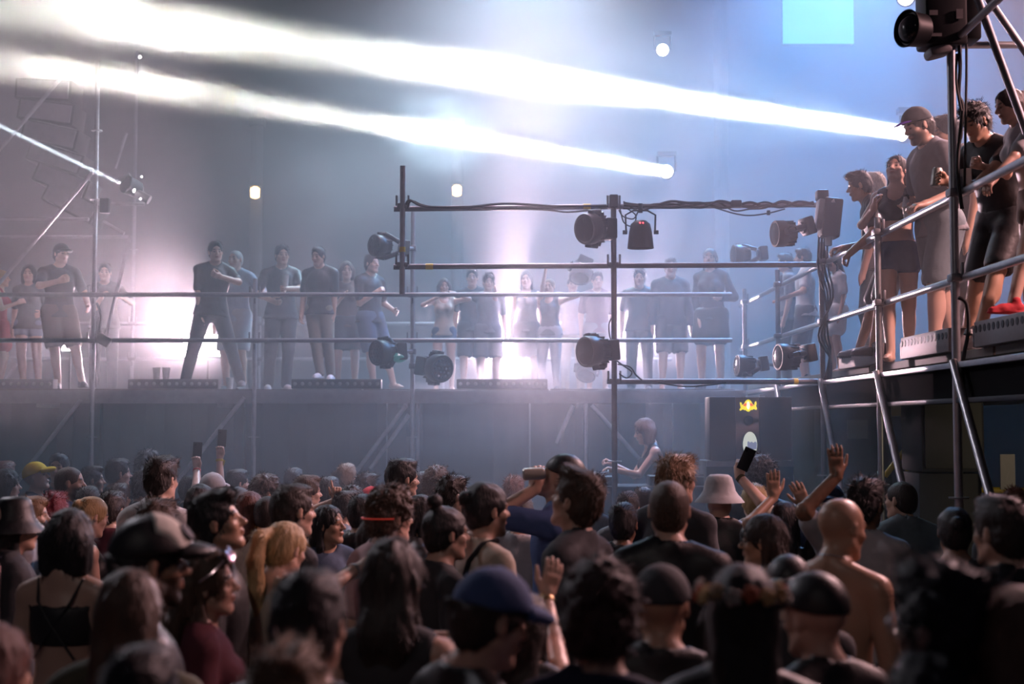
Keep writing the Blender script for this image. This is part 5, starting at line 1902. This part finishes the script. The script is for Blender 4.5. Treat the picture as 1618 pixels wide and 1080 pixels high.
# man drinking from a can
C(884, 716, 84, -75, None, 'dark', 'man in a black backward cap drinking from a can, blue T-shirt', hat='backcap', hatcol='black', tcol='blue', skin='light', hp=(0, 24, 0),
  reach={'L': (846, 772, -0.10)}, handspec={'L': dict(curl=0.75, palm=(0.3, 0.9, 0.2), hdir=(0.0, 0.1, 1))}, poles2={'L': (-0.3, -0.5, -1)})
# blond ponytail with stretched arm
C(452, 824, 84, 40, 'ponytail', 'blond', 'blond woman with a long ponytail stretching an arm to the right', fem=True, skin='fair', top='tank', tcol='beige', hp='d',
  reach={'R': (592, 882, 0.35), 'L': (400, 960, 0.1)}, handspec={'R': dict(curl=0.4, palm=(0, 0.3, -1))}, poles2={'R': (0.1, 0, -1), 'L': (-1, 0, -0.5)})
# phones held high
C(300, 752, 44, 20, 'short', 'dark', 'person holding a phone overhead, wrist with red band', tcol='charcoal', skin='fair',
  reach={'R': (311, 742, 0.0)}, handspec={'R': dict(curl=0.7, palm=(0, -1, 0), hdir=(-0.05, 0, 1))})
C(327, 752, 42, 20, 'messy', 'brown', 'person with one arm straight up and a phone, yellow wrist ribbon', tcol='black', skin='fair',
  reach={'R': (347, 724, 0.0)}, handspec={'R': dict(curl=0.7, palm=(0, -1, 0), hdir=(0.05, 0, 1))})
C(548, 775, 44, 60, 'short', 'dark', 'person in a blue shirt pointing one finger upward', tcol='denim_light', skin='light',
  reach={'L': (533, 790, 0.0)}, handspec={'L': dict(curl=[0.02, 1.3, 1.4, 1.4, 0.5], palm=(0, -1, 0.1), hdir=(-0.08, 0, 1))})
# ---- foreground
C(237, 811, 142, 65, 'short', 'black', 'man in a black trucker cap with pale front panel, in profile', hat='cap', hatcol='black', tcol='black', skin='tan', beard=True, hp='f', billcol='black')
C(330, 866, 104, 75, 'wavy', 'brown', 'woman with sunglasses on her head looking right, maroon top', fem=True, skin='light', tcol='maroon', hp='t', hr=0.007)
C(207, 897, 138, 5, 'straight', 'brown', 'woman with two-tone brown and blond hair in the left foreground', fem=True, tcol='olive', skin='light')
C(622, 853, 122, 10, 'wavy', 'dark', 'woman with thick wavy dark hair and one lit arm, from behind', fem=True, top='tank', tcol='charcoal', skin='light',
  reach={'R': (700, 1010, 0.15)}, poles2={'R': (1, -0.2, 0.2)})
C(490, 900, 168, 15, 'short', 'black', 'large blurred head with short black hair, foreground left of centre', tcol='black', skin='light')
C(775, 893, 150, 62, 'bun', 'dark', 'person in a denim blue cap with the bill to the right, foreground centre', hat='cap', hatcol='blue', tcol='black', skin='light', hp='d')
C(948, 886, 160, 10, 'curly', 'mahogany', 'rounded dark auburn head of hair in the foreground, navy top', fem=True, tcol='navy', skin='light')
C(1045, 888, 128, 5, None, 'dark', 'person in a dark grey cap behind the rounded auburn hair', hat='cap', hatcol='charcoal', tcol='black', skin='tan', dY=0.1)
C(1172, 890, 158, 5, 'straight', 'black', 'woman with a flower crown and long black hair, foreground right', fem=True, tcol='black', skin='light')
C(1246, 873, 96, 10, None, 'dark', 'person in a black snapback cap behind the flower crown', hat='backcap', hatcol='black', tcol='charcoal', skin='light')
C(1287, 900, 132, -35, None, 'dark', 'person in a plain black cap, foreground right, turned left', hat='cap', hatcol='black', tcol='black', skin='light')
C(1487, 884, 190, -40, 'messy', 'black', 'largest blurred head on the right with glasses, turned left', tcol='black', skin='light')
C(1612, 925, 190, 5, 'straight', 'light', 'long blond hair at the lower right edge', fem=True, tcol='black', skin='fair')
C(225, 1020, 160, 10, 'short', 'black', 'dark blurred crown at the bottom edge on the left', tcol='black')
C(455, 1015, 175, 10, 'messy', 'light', 'light brown blurred crown at the bottom edge', tcol='black', skin='fair')
C(1462, 1032, 165, 10, 'short', 'black', 'black blurred crown at the bottom edge on the right', tcol='black')
C(-8, 985, 150, 20, 'long', 'auburn', 'auburn hair at the bottom left corner', fem=True, tcol='black')
# hand with bracelet raised in the foreground
fig('woman low in the centre foreground raising a hand with bracelets', 832, 935, 4.7, 20, True, hair='straight', hcol='dark', skin='fair', top='tank', tcol='black', z0=0.0,
    reach={'R': (860, 925, 0.35)}, handspec={'R': dict(curl=0.20, palm=(-0.35, 1, 0), hdir=(0.30, 0, 1), res=0.006)}, poles2={'R': (0.2, -0.2, -1)}, bcol='black', hr=0.0085, group=GC, cheap=True)

# ---- right gantry
ZG = 2.502
fig('man in a black T-shirt bent over the gantry rail beside the lamp box', 1357, 270, 11.2, -80, hair='quiff', hcol='black', skin='tan', tcol='black', bottom='shorts', bcol='black', shoes='grey', z0=ZG,
    pose=dict(lean=24, hips=(0, -0.05), head=(0, -12, 0)), reach={'L': (1345, 398, -0.3), 'R': (1330, 392, 0.15)}, handspec={'L': dict(curl=0.7, palm=(0, -0.2, -1)), 'R': dict(curl=0.7, palm=(0, -0.2, -1))},
    step={'L': (1378, -0.35), 'R': (1352, 0.35)}, hr=0.0075, group=GR)
fig('girl in a black crop top and denim shorts drinking beside the rail', 1416, 246, 10.75, 205, True, hair='long', hcol='dark', skin='fair', top='crop', tcol='black', bottom='hotpants', bcol='denim', shoes=None, z0=ZG,
    pose=dict(head=(12, 16, 0)), reach={'R': (1380, 330, -0.18), 'L': (1436, 338, -0.26)}, poles2={'R': (-0.6, 0.2, -1), 'L': (0.8, 0.2, -1)},
    handspec={'R': dict(curl=0.6, palm=(1, -0.2, 0.3), hdir=(0.1, -0.2, 1)), 'L': dict(curl=0.95, palm=(-1, -0.3, 0), hdir=(-0.25, -0.5, 0.7))}, step={'R': (1408, -0.1), 'L': (1437, 0.1)}, hr=0.0065, group=GR)
fig('bearded man in a dark cap and grey T-shirt looking down from the gantry', 1450, 168, 10.3, -105, hair='short', hcol='dark', skin='light', tcol='grey', bottom='shorts', bcol='slate', shoes='charcoal', z0=ZG, hat='flatcap', hatcol='charcoal', billcol='purple',
    beard=True, pose=dict(lean=9, head=(0, -20, 0)), reach={'L': (1466, 322, -0.28), 'R': (1440, 330, 0.15)}, poles2={'L': (0.9, 0.1, -0.4), 'R': (0.3, 1, -0.5)},
    handspec={'L': dict(curl=0.45, palm=(0, 0.2, -1), hdir=(-1, -0.2, -0.15)), 'R': dict(curl=0.6)}, step={'L': (1478, -0.05), 'R': (1508, 0.35)}, hr=0.0065, group=GR)
fig('dark-haired person half hidden behind the tall gantry pole', 1494, 182, 10.7, -100, hair='short', hcol='black', skin='tan', tcol='black', bottom='trousers', bcol='black', z0=ZG,
    pose=dict(lean=10, head=(0, -14, 0)), hr=0.0085, group=GR)
fig('man in black leaning his forearms on the gantry rail with a can', 1541, 163, 8.95, -125, hair='messy', hcol='black', skin='tan', tcol='black', bottom='shorts', bcol='black', shoes='black', z0=ZG,
    pose=dict(lean=22, hips=(0, -0.05), head=(6, -24, 0)), reach={'R': (1500, 287, -0.1), 'L': (1538, 296, -0.35)}, poles2={'R': (0.2, 0.8, -1), 'L': (1, -0.3, -0.6)},
    handspec={'R': dict(curl=0.85, palm=(0.2, -1, 0.2), hdir=(-1, -0.2, 0.1)), 'L': dict(curl=0.8, palm=(-0.2, 0.5, -0.9), hdir=(-1, -0.2, 0.1))}, step={'L': (1545, -0.15), 'R': (1525, 0.4)}, hr=0.0065, group=GR)
fig('woman in a grey cropped tee and brown shorts at the right edge', 1594, 140, 8.5, -95, True, hair='bun', hcol='dark', skin='light', top='croptee', tcol='lightgrey', bottom='hotpants', bcol='brown', shoes='red', z0=ZG + 0.14,
    pose=dict(lean=14, hips=(0, 0.0), drop=0.03, head=(0, -16, 0)), reach={'L': (1563, 292, -0.3), 'R': (1550, 262, 0.2)}, poles2={'L': (0.8, 0, -0.8), 'R': (0.5, 0.6, -0.6)},
    handspec={'L': dict(curl=0.6, palm=(0, 0.1, -1)), 'R': dict(curl=0.8, palm=(0, -1, 0))}, step={'L': (1600, -0.25), 'R': (1630, 0.3)}, hr=0.0065, group=GR)
fig('person with platinum hair standing behind the man bent over the rail', 1379, 272, 12.0, -60, hair='short', hcol='platinum', skin='fair', tcol='grey', bottom='trousers', bcol='slate', z0=ZG, hr=0.009, group=GR)
fig('person in a loose white shirt on the far part of the gantry', 1268, 392, 14.6, -70, hair='short', hcol='brown', skin='fair', tcol='white', bottom='shorts', bcol='grey', z0=2.45, reach={'L': (1240, 470, -0.2)}, hr=0.0105, group=GR, cheap=True)
fig('woman with bare legs in a white dress at the gantry corner', 1318, 402, 13.0, -100, True, hair='long', hcol='brown', skin='fair', tcol='white', bottom='skirt', bcol='white', shoes=None, z0=ZG, hr=0.0105, group=GR, cheap=True)
fig('shadowed person in grey behind the white shirt on the gantry', 1240, 400, 15.6, -80, hair='short', hcol='dark', skin='tan', tcol='grey', bottom='trousers', bcol='charcoal', z0=2.45, hr=0.0105, group=GR, cheap=True)

# ---- rear deck, left part
ZL = 2.425
fig('woman in a red dress at the left edge of the rear deck', 4, 426, 16.3, 80, True, hair='bun', hcol='blond', skin='fair', top='tank', tcol='red', bottom='skirt', bcol='red', shoes=None, z0=ZL, reach={'R': (28, 478, -0.1)}, handspec={'R': dict(curl=0.5)}, group=GD)
fig('woman in a grey top and pale denim shorts on the rear deck', 46, 418, 17.0, 175, True, hair='bob', hcol='dark', skin='fair', top='tee', tcol='grey', bottom='hotpants', bcol='denim_light', shoes='grey', z0=ZL,
    reach={'R': (20, 520, 0.1), 'L': (66, 495, -0.15)}, handspec={'R': dict(curl=0.4), 'L': dict(curl=0.3)}, step={'R': (38, 0), 'L': (62, 0.1)}, group=GD)
fig('heavy man in black cap, black T-shirt and dark shorts on the rear deck', 97, 383, 16.0, 155, hair='short', hcol='black', skin='light', tcol='black', bottom='shorts', bcol='brown', shoes='black', z0=ZL, hat='cap', hatcol='black',
    pose=dict(head=(-25, 0, 0)), reach={'R': (92, 444, -0.3), 'L': (139, 482, -0.1)}, handspec={'R': dict(curl=0.6, palm=(0.3, 1, 0.4)), 'L': dict(curl=0.4)}, poles2={'R': (-1, 0, -0.4)}, step={'R': (92, 0), 'L': (130, 0.0)}, group=GD)
fig('young man in a dark T-shirt behind the left tower pole', 166, 416, 17.6, 170, hair='short', hcol='dark', skin='fair', tcol='charcoal', bottom='trousers', bcol='charcoal', z0=ZL, reach={'R': (160, 470, -0.25), 'L': (195, 470, -0.25)}, handspec={'R': dict(curl=0.5), 'L': dict(curl=0.5)}, group=GD)
fig('man in black in a wide stance, hand at his chin, on the deck', 341, 381, 15.85, 165, hair='short', hcol='dark', skin='light', tcol='black', bottom='trousers', bcol='charcoal', shoes='lightgrey', z0=ZL,
    pose=dict(side=-4, head=(-8, -4, 4)), reach={'R': (317, 497, -0.05), 'L': (349, 437, -0.28)}, poles2={'L': (1, -0.2, -0.6), 'R': (-1, 0, 0)}, handspec={'R': dict(curl=0.4), 'L': dict(curl=0.8, palm=(0, 1, 0.5))}, step={'R': (292, -0.15), 'L': (381, 0.2)}, hr=0.0085, group=GD)
fig('man in a pale blue T-shirt behind the man in the wide stance', 372, 394, 17.2, 200, hair='buzz', hcol='grey', skin='light', tcol='denim_light', bottom='shorts', bcol='lightgrey', z0=ZL, reach={'L': (396, 466, -0.2)}, group=GD)
fig('man in black T-shirt and dark trousers holding a white cup', 446, 387, 16.6, 165, hair='short', hcol='black', skin='tan', tcol='black', bottom='trousers', bcol='charcoal', shoes='white', z0=ZL,
    pose=dict(head=(-8, 0, 0)), reach={'R': (428, 474, -0.25), 'L': (452, 456, -0.32)}, handspec={'R': dict(curl=0.5), 'L': dict(curl=0.85, palm=(1, 0.2, 0))}, poles2={'L': (1, 0, -0.8), 'R': (-1, 0, -0.6)}, step={'R': (424, 0), 'L': (452, 0)}, group=GD)
fig('man in black T-shirt and brown trousers with white shoes on the rear deck', 503, 390, 15.9, 190, hair='short', hcol='black', skin='tan', tcol='black', bottom='trousers', bcol='khaki', shoes='white', z0=ZL + 0.1,
    pose=dict(head=(15, -8, 0)), reach={'R': (474, 515, 0.0), 'L': (527, 497, 0.0)}, handspec={'R': dict(curl=0.5), 'L': dict(curl=0.4)}, step={'R': (506, -0.1), 'L': (523, 0.0)}, group=GD)
fig('woman in a dark skirt and bare legs beside the man with brown trousers', 548, 413, 17.0, 170, True, hair='bob', hcol='brown', skin='fair', tcol='brown', bottom='skirt', bcol='charcoal', shoes=None, z0=ZL, reach={'R': (540, 470, -0.2)}, group=GD)
fig('man in black T-shirt and denim shorts raising a cup left of the post', 588, 401, 16.5, 130, hair='short', hcol='dark', skin='fair', tcol='black', bottom='shorts', bcol='denim', shoes=None, z0=ZL,
    reach={'R': (594, 462, -0.15), 'L': (622, 490, 0.1)}, handspec={'R': dict(curl=0.85), 'L': dict(curl=0.4)}, step={'R': (590, 0), 'L': (622, 0.1)}, group=GD)
# rear deck, hazy middle
HZ = [(702, 440, 16.8, 175, True, 'bob', 'brown', 'tank', 'beige', 'hotpants', 'denim', 'hazy woman in a pale tank top right of the post', {'R': (690, 470, -0.2), 'L': (722, 465, -0.2)}),
      (746, 425, 17.4, 180, False, 'short', 'dark', 'tee', 'charcoal', 'shorts', 'charcoal', 'hazy figure in dark shorts left of the square flood', None),
      (772, 432, 17.0, 170, False, 'messy', 'brown', 'tee', 'grey', 'shorts', 'grey', 'hazy figure standing before the square flood', {'R': (782, 460, -0.2)}),
      (832, 428, 17.2, 190, True, 'long', 'dark', 'tank', 'charcoal', 'shorts', 'charcoal', 'hazy long-haired figure right of the square flood', None),
      (868, 440, 16.6, 200, True, 'bun', 'light', 'tank', 'grey', 'trousers', 'lightgrey', 'hazy dancer with an arm thrown up near the centre post', {'R': (862, 428, -0.2), 'L': (890, 465, -0.1)}),
      (905, 436, 17.6, 180, False, 'short', 'dark', 'tee', 'lightgrey', 'trousers', 'beige', 'hazy figure in pale trousers just left of the centre post', None),
      (944, 430, 17.2, 170, False, 'short', 'brown', 'tee', 'maroon', 'shorts', 'grey', 'hazy figure in a dull red shirt behind the centre post', None),
      (1010, 424, 16.9, 185, False, 'messy', 'black', 'tee', 'black', 'trousers', 'black', 'dark hazy figure right of the centre post', None),
      (1060, 408, 16.8, 175, False, 'short', 'black', 'jacket', 'charcoal', 'shorts', 'black', 'dark hazy figure in shorts in the right bay of the frame', None),
      (1122, 392, 16.4, 200, True, 'long', 'dark', 'longsleeve', 'charcoal', 'skirt', 'black', 'tall hazy figure in a dark dress before the fluted column', {'R': (1104, 500, 0.0), 'L': (1140, 470, -0.1)})]
for (px, py, Y, fa, fm, hr_, hc, tp, tc_, bt, bc_, lb, rc) in HZ:
    fig(lb, px, py, Y, fa, fm, hair=hr_, hcol=hc, skin='light', top=tp, tcol=tc_, bottom=bt, bcol=bc_, shoes=None if bt in ('hotpants', 'shorts') else 'black', z0=ZL, reach=rc, group=GD, hr=0.0105, cheap=True)

# ---- performer
fig('red-haired performer in a sleeveless black top leaning over the mixer table', 1018, 662, 13.75, -95, True, hair='bob', hcol='auburn', skin='fair', top='tank', tcol='black', bottom='trousers', bcol='black', z0=0.45,
    pose=dict(lean=8, head=(0, -14, 0)), reach={'L': (972, 742, -0.25), 'R': (968, 733, 0.15)}, poles2={'L': (0.6, 0, -1), 'R': (0.6, 0, -1)}, handspec={'L': dict(curl=0.6, palm=(0, -0.2, -1)), 'R': dict(curl=1.0, palm=(0, -0.5, -1))}, hr=0.008)
# ================================================================== worn and held small things
def who(start):
    return [v[0] for l, v in RES.items() if l.startswith(start)][0]


def joints(start):
    return [v[1] for l, v in RES.items() if l.startswith(start)][0]


def hand_prop(name, label, cat, c, axis, build, group=None):
    t = thing(name, label, cat, c, group=group)
    z = Vector(axis).normalized()
    y = Vector((0, 1, 0)) - z * z.y
    if y.length < 0.1:
        y = Vector((0, 0, 1))
    y.normalize()
    t.rotation_mode = 'QUATERNION'
    t.rotation_quaternion = Matrix((y.cross(z), y, z)).transposed().to_quaternion()
    build(t)
    return t


def can_parts(t):
    MB().lathe([(0.026, 0.0), (0.033, 0.008), (0.033, 0.106), (0.027, 0.118)], (0, 0, 0), (0, 0, 1), 20).build('can_body', M['can_paint'], t)
    MB().lathe([(0.0275, 0.116), (0.0275, 0.121), (0.02, 0.118), (0.002, 0.118)], (0, 0, 0), (0, 0, 1), 20).build('can_lid', 'steel', t)


def cup_parts(t):
    MB().lathe([(0.030, 0.0), (0.042, 0.125), (0.044, 0.127), (0.0405, 0.125), (0.028, 0.012), (0.002, 0.01)], (0, 0, 0), (0, 0, 1), 20).build('cup_wall', 'clear', t)


def bottle_parts(t):
    MB().lathe([(0.028, 0.0), (0.031, 0.006), (0.031, 0.06), (0.029, 0.07), (0.031, 0.08), (0.031, 0.135), (0.020, 0.175), (0.013, 0.19), (0.013, 0.20)], (0, 0, 0), (0, 0, 1), 18).build('bottle_body', M['bottle_plastic'], t)
    MB().lathe([(0.0315, 0.07), (0.0318, 0.072), (0.0318, 0.12), (0.0315, 0.122)], (0, 0, 0), (0, 0, 1), 18).build('label_band', M['can_paint'], t)
    MB().lathe([(0.0155, 0.196), (0.0155, 0.212), (0.012, 0.214)], (0, 0, 0), (0, 0, 1), 14).build('cap', 'rubber', t)


def phone_parts(t):
    MB().box((0, 0, 0.075), (0.075, 0.009, 0.15), bevel=0.003).build('phone_body', 'black', t)
    MB().box((0, 0.0052, 0.075), (0.068, 0.001, 0.138)).build('screen', M['phone_screen'], t)
    MB().lathe([(0.008, 0), (0.007, 0.002)], (-0.02, -0.0045, 0.125), (0, -1, 0), 8).build('camera_lens', 'black_gloss', t)


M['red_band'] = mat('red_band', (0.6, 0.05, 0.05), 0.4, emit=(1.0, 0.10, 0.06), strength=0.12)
M['can_paint'] = mat('can_paint', (0.42, 0.40, 0.36), 0.35, 0.3, noise=0.15)
M['bottle_plastic'] = mat('bottle_plastic', (0.55, 0.60, 0.62), 0.15)
M['phone_screen'] = mat('phone_screen', (0.05, 0.05, 0.06), 0.1)
M['phone_lit'] = mat('phone_lit', (0.8, 0.85, 0.7), 0.2, emit=(0.75, 0.85, 0.6), strength=0.7)

hand_prop('drink_can', 'pale drink can raised to the mouth by the man in the black backward cap', 'can', at(826, 749, crowd_Y(716, 84) - 0.17), (1, 0.05, 0.05), can_parts, 'drink cans')
hand_prop('drink_can', 'dark drink can held over the rail by the man in black', 'can', at(1478, 295, 8.85), (0.15, 0, 1), can_parts, 'drink cans')
hand_prop('drink_cup', 'tall pale plastic cup in front of the man in black on the gantry', 'cup', at(1528, 300, 8.6), (-0.12, 0, 1), cup_parts, 'plastic cups')
hand_prop('water_bottle', 'clear plastic bottle gripped by the girl in the black crop top', 'bottle', at(1436, 352, 10.42), (-0.12, 0.0, 1), bottle_parts, 'plastic bottles')
hand_prop('water_bottle', 'small clear bottle standing at the feet beside the corner post', 'bottle', Vector((XR + 0.33, 11.75, 2.50)), (0, 0, 1), bottle_parts, 'plastic bottles')
hand_prop('water_bottle', 'small clear bottle standing on the dimmer box by the rail', 'bottle', at(1309, 388, 12.2), (0, 0, 1), bottle_parts, 'plastic bottles')
hand_prop('drink_cup', 'white cup held against the chest on the rear deck', 'cup', at(451, 452, 16.22), (0, 0, 1), cup_parts, 'plastic cups')
for (px, lb) in ((247, 'left pale cup left on the deck batten'), (262, 'right pale cup left on the deck batten')):
    hand_prop('drink_cup', lb, 'cup', Vector((at(px, 604, YD + 0.25).x, YD + 0.25, ZD + 0.105)), (0, 0, 1), cup_parts, 'plastic cups')
hand_prop('drink_cup', 'pale cup standing on the deck right of the wide stance', 'cup', Vector((at(363, 612, YD + 0.2).x, YD + 0.2, ZD - 0.005)), (0, 0, 1), cup_parts, 'plastic cups')
yp = crowd_Y(752, 44)
hand_prop('phone', 'dark phone held up in two hands, left of the straight arm', 'phone', at(311, 727, yp), (0.05, 0, 1), phone_parts, 'phones held up')
hand_prop('phone', 'dark phone held highest, above the yellow wrist ribbon', 'phone', at(350, 706, crowd_Y(752, 42)), (0.05, 0, 1), phone_parts, 'phones held up')
hand_prop('phone', 'dark phone tilted in the hand before the loudspeaker', 'phone', at(1172, 742, crowd_Y(764, 58) - 0.02), (0.45, 0, 1), phone_parts, 'phones held up')
t = hand_prop('phone', 'lit phone screen glowing low between the two dark T-shirts', 'phone', at(992, 866, crowd_Y(794, 66) + 0.28), (1, 0.1, 0.15), phone_parts, 'phones held up')
sh = MB().box((0, -0.0053, 0.075), (0.066, 0.001, 0.136)).build('lit_screen', 'phone_lit', t)


def HF(start):
    J = joints(start)
    return who(start), J, (lambda x, y, z: Vector(J['H'] + J['Rh'] @ np.array([x, y, z])))


def shell(J, c, r, cuts, name, m, parent, h=0.007):
    """a skin-tight shell patch in head space: ellipsoid clipped by planes"""
    f = Field(J['H'] - 0.22, J['H'] + 0.22, h)
    R_ = J['Rh']
    f.ell(J['H'] + R_ @ np.array(c), r, R_, 0)
    for p, n in cuts:
        f.half(J['H'] + R_ @ np.array(p), tuple(R_ @ np.array(n)))
    V, Q = f.surface()
    return cobj(name, to_mesh(name, V, Q), m, parent)


# trucker cap: pale front panel with a round badge
o, J, h = HF('man in a black trucker cap')
shell(J, (0, -0.001, 0.037), (0.098, 0.118, 0.110), [((0, 0, 0.042), (0, 0.12, -0.99)), ((0, 0.0, 0), (0, -1, 0)), ((0.078, 0, 0), (1, 0, 0)), ((-0.078, 0, 0), (-1, 0, 0))], 'front_panel', cloth((0.62, 0.60, 0.55)), o)
for sx in (0.0,):
    MB().lathe([(0.028, -0.004), (0.028, 0.003), (0.002, 0.004)], h(0.03, 0.098, 0.092), Vector(J['Rh'] @ np.array([0.35, 0.72, 0.62])), 20).build('round_badge', cloth((0.08, 0.08, 0.09)), o)
# face mask
o, J, h = HF('brown-haired man in a black face mask')
shell(J, (0, 0.032, -0.055), (0.068, 0.068, 0.074), [((0, 0, -0.018), (0, 0, 1)), ((0, 0.0, 0), (0, -1, 0))], 'face_mask', cloth((0.012, 0.012, 0.014)), o)
# sunglasses on the head of the woman in maroon
o, J, h = HF('woman with sunglasses on her head')
g = MB()
for sx in (-0.036, 0.036):
    d = Vector(J['Rh'] @ np.array([sx * 2, 0.8, 0.5]))
    g.lathe([(0.030, 0), (0.030, 0.004), (0.026, 0.006), (0.002, 0.006)], h(sx, 0.090, 0.108), d, 20)
g.tube([h(-0.008, 0.098, 0.112), h(0, 0.102, 0.114), h(0.008, 0.098, 0.112)], 0.003)
for sx in (-1, 1):
    g.tube([h(sx * 0.066, 0.075, 0.104), h(sx * 0.096, 0.03, 0.066), h(sx * 0.102, -0.02, 0.036)], 0.0028)
g.build('sunglasses', mat('rose_lens', (0.75, 0.55, 0.6), 0.12, 0.6), o)['label'] = 'pale rose sunglasses pushed up on the hair'


def spectacles(start, m):
    o, J, h = HF(start)
    g = MB()
    for sx in (-0.032, 0.032):
        ring = [h(sx + 0.024 * math.cos(a), 0.100 - abs(sx) * 0.12, 0.002 + 0.019 * math.sin(a)) for a in np.linspace(0, 2 * math.pi, 15)]
        g.tube(ring, 0.0022, 5)
    g.tube([h(-0.009, 0.098, 0.006), h(0, 0.101, 0.008), h(0.009, 0.098, 0.006)], 0.002, 5)
    for sx in (-1, 1):
        g.tube([h(sx * 0.056, 0.094, 0.006), h(sx * 0.080, 0.06, 0.006), h(sx * 0.086, -0.01, 0.004)], 0.002, 5)
    g.build('spectacles', m, o)


spectacles('woman in glasses facing left', cloth((0.02, 0.02, 0.02), 0.3))
spectacles('largest blurred head', M['steel'])
# flower crown
fo, J, h = HF('woman with a flower crown')
rnd = random.Random(3)
cr = MB().tube([h(0.103 * math.cos(a), 0.116 * math.sin(a) - 0.012, 0.058) for a in np.linspace(0, 2 * math.pi, 25)], 0.006).build('crown_band', cloth((0.03, 0.05, 0.02)), fo)
FC = [(0.45, 0.12, 0.06), (0.60, 0.42, 0.20), (0.35, 0.22, 0.10), (0.55, 0.50, 0.45)]
for k in range(16):
    a = 2 * math.pi * k / 16 + 0.1
    c = h(0.108 * math.cos(a), 0.122 * math.sin(a) - 0.012, 0.060 + rnd.uniform(-0.008, 0.012))
    m = MB()
    n = Vector((math.cos(a), math.sin(a), 0.35)).normalized()
    B = basis(n)
    for p in range(5):
        b = 2 * math.pi * p / 5
        v = B.col[0] * math.cos(b) + B.col[2] * math.sin(b)
        m.lathe([(0.004, 0.0), (0.009, 0.005), (0.008, 0.010), (0.002, 0.013)], c + v * 0.010, (n * 0.6 + v * 0.8), 7)
    m.lathe([(0.006, 0.0), (0.006, 0.007), (0.003, 0.010)], c, n, 8)
    m.build('flower', cloth(FC[k % 4]), cr)


def strap(start, name, pts, r, col, flat=None):
    MB().tube(pts, r, 6).build(name, cloth(col), who(start))


def back_pt(J, x, z, off):
    yy = -0.128 + 0.035 * (abs(x) / 0.16) ** 2 + (0.045 if z > 1.44 else 0) - off
    return Vector((x, J['P'][1] + yy, z))


J = joints('bearded man with tied-back hair')
for sg in (-1, 1):
    strap('bearded man with tied-back hair', 'shoulder_strap', [Vector((sg * 0.115, 0.02, 1.515)), Vector((sg * 0.112, -0.06, 1.50)), back_pt(J, sg * 0.10, 1.43, 0.004), back_pt(J, sg * 0.07, 1.36, 0.004),
          back_pt(J, sg * 0.035, 1.27, 0.004), back_pt(J, sg * 0.008, 1.19, 0.006), back_pt(J, 0, 1.10, 0.006)], 0.013, (0.012, 0.012, 0.016))
for sg in (-1, 1):
    strap('woman with dark shoulder-length hair', 'back_strap', [Vector((sg * 0.10, 0.0, 1.495)), Vector((sg * 0.10, -0.05, 1.485)), back_pt(J, sg * 0.075, 1.40, -0.016), back_pt(J, sg * 0.03, 1.33, -0.014), back_pt(J, -sg * 0.03, 1.25, -0.012),
          back_pt(J, -sg * 0.09, 1.16, -0.02)], 0.006, (0.012, 0.012, 0.014))
for sg in (-1, 1):
    strap('shaven-headed man in a pale pink shirt', 'backpack_strap', [Vector((sg * 0.13, 0.10, 1.38)), Vector((sg * 0.13, 0.05, 1.50)), Vector((sg * 0.13, -0.04, 1.505)), back_pt(J, sg * 0.12, 1.42, 0.004), back_pt(J, sg * 0.11, 1.30, 0.01)], 0.014, (0.02, 0.022, 0.04))
# thin necklace, earring, lit band
o, J, h = HF('bald bare-backed man')
N_ = J['N']
MB().tube([Vector(N_ + np.array([0.072 * math.cos(a), 0.02 + 0.075 * math.sin(a), 0.028 - 0.03 * math.sin(a)])) for a in np.linspace(0, 2 * math.pi, 25)], 0.0022, 5).build('necklace', 'steel', o)
o, J, h = HF('woman with black hair and pearl earring')
for sx in (-1, 1):
    MB().lathe([(0.001, -0.008), (0.007, -0.004), (0.008, 0.0), (0.006, 0.005), (0.001, 0.008)], h(sx * 0.098, 0.004, -0.045), (0, 0, 1), 10).build('earring', 'clear', o)
o, J, h = HF('man with curly brown hair and pale pink')
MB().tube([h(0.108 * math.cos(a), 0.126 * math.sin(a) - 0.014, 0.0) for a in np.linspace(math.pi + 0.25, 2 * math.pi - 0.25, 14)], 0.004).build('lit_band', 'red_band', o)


def wristband(start, sd, off, r, w, m, name='wristband', ribbon=False):
    o, J = who(start), joints(start)
    u = J['W' + sd] - J['E' + sd]
    u /= np.linalg.norm(u)
    p = Vector(J['W' + sd] - u * off)
    b = MB().lathe([(r - 0.004, -w), (r, -w * 0.9), (r, w * 0.9), (r - 0.004, w)], p, Vector(u), 18)
    if ribbon:
        b.box(p + Vector((r + 0.006, 0, -0.03)), (0.018, 0.004, 0.07), Matrix.Rotation(0.3, 3, 'Y'))
    b.build(name, m, o)


wristband('person holding a phone overhead', 'R', 0.015, 0.036, 0.012, cloth((0.5, 0.05, 0.05)))
wristband('person with one arm straight up', 'R', 0.015, 0.036, 0.012, cloth((0.55, 0.38, 0.03)), ribbon=True)
wristband('woman low in the centre foreground', 'R', 0.010, 0.033, 0.005, mat('gold_bracelet', (0.55, 0.38, 0.16), 0.35, 0.8), 'bracelet')
wristband('woman low in the centre foreground', 'R', 0.032, 0.034, 0.009, mat('bronze_bracelet', (0.40, 0.27, 0.13), 0.4, 0.8), 'bracelet')
wristband('dark long-haired woman under the raised hands', 'R', 0.012, 0.033, 0.010, cloth((0.06, 0.05, 0.03)))
wristband('blond head with raised phone', 'R', 0.02, 0.035, 0.012, cloth((0.08, 0.06, 0.03)))
wristband('blond woman with a long ponytail', 'R', 0.10, 0.040, 0.006, M['steel'], 'bracelet')
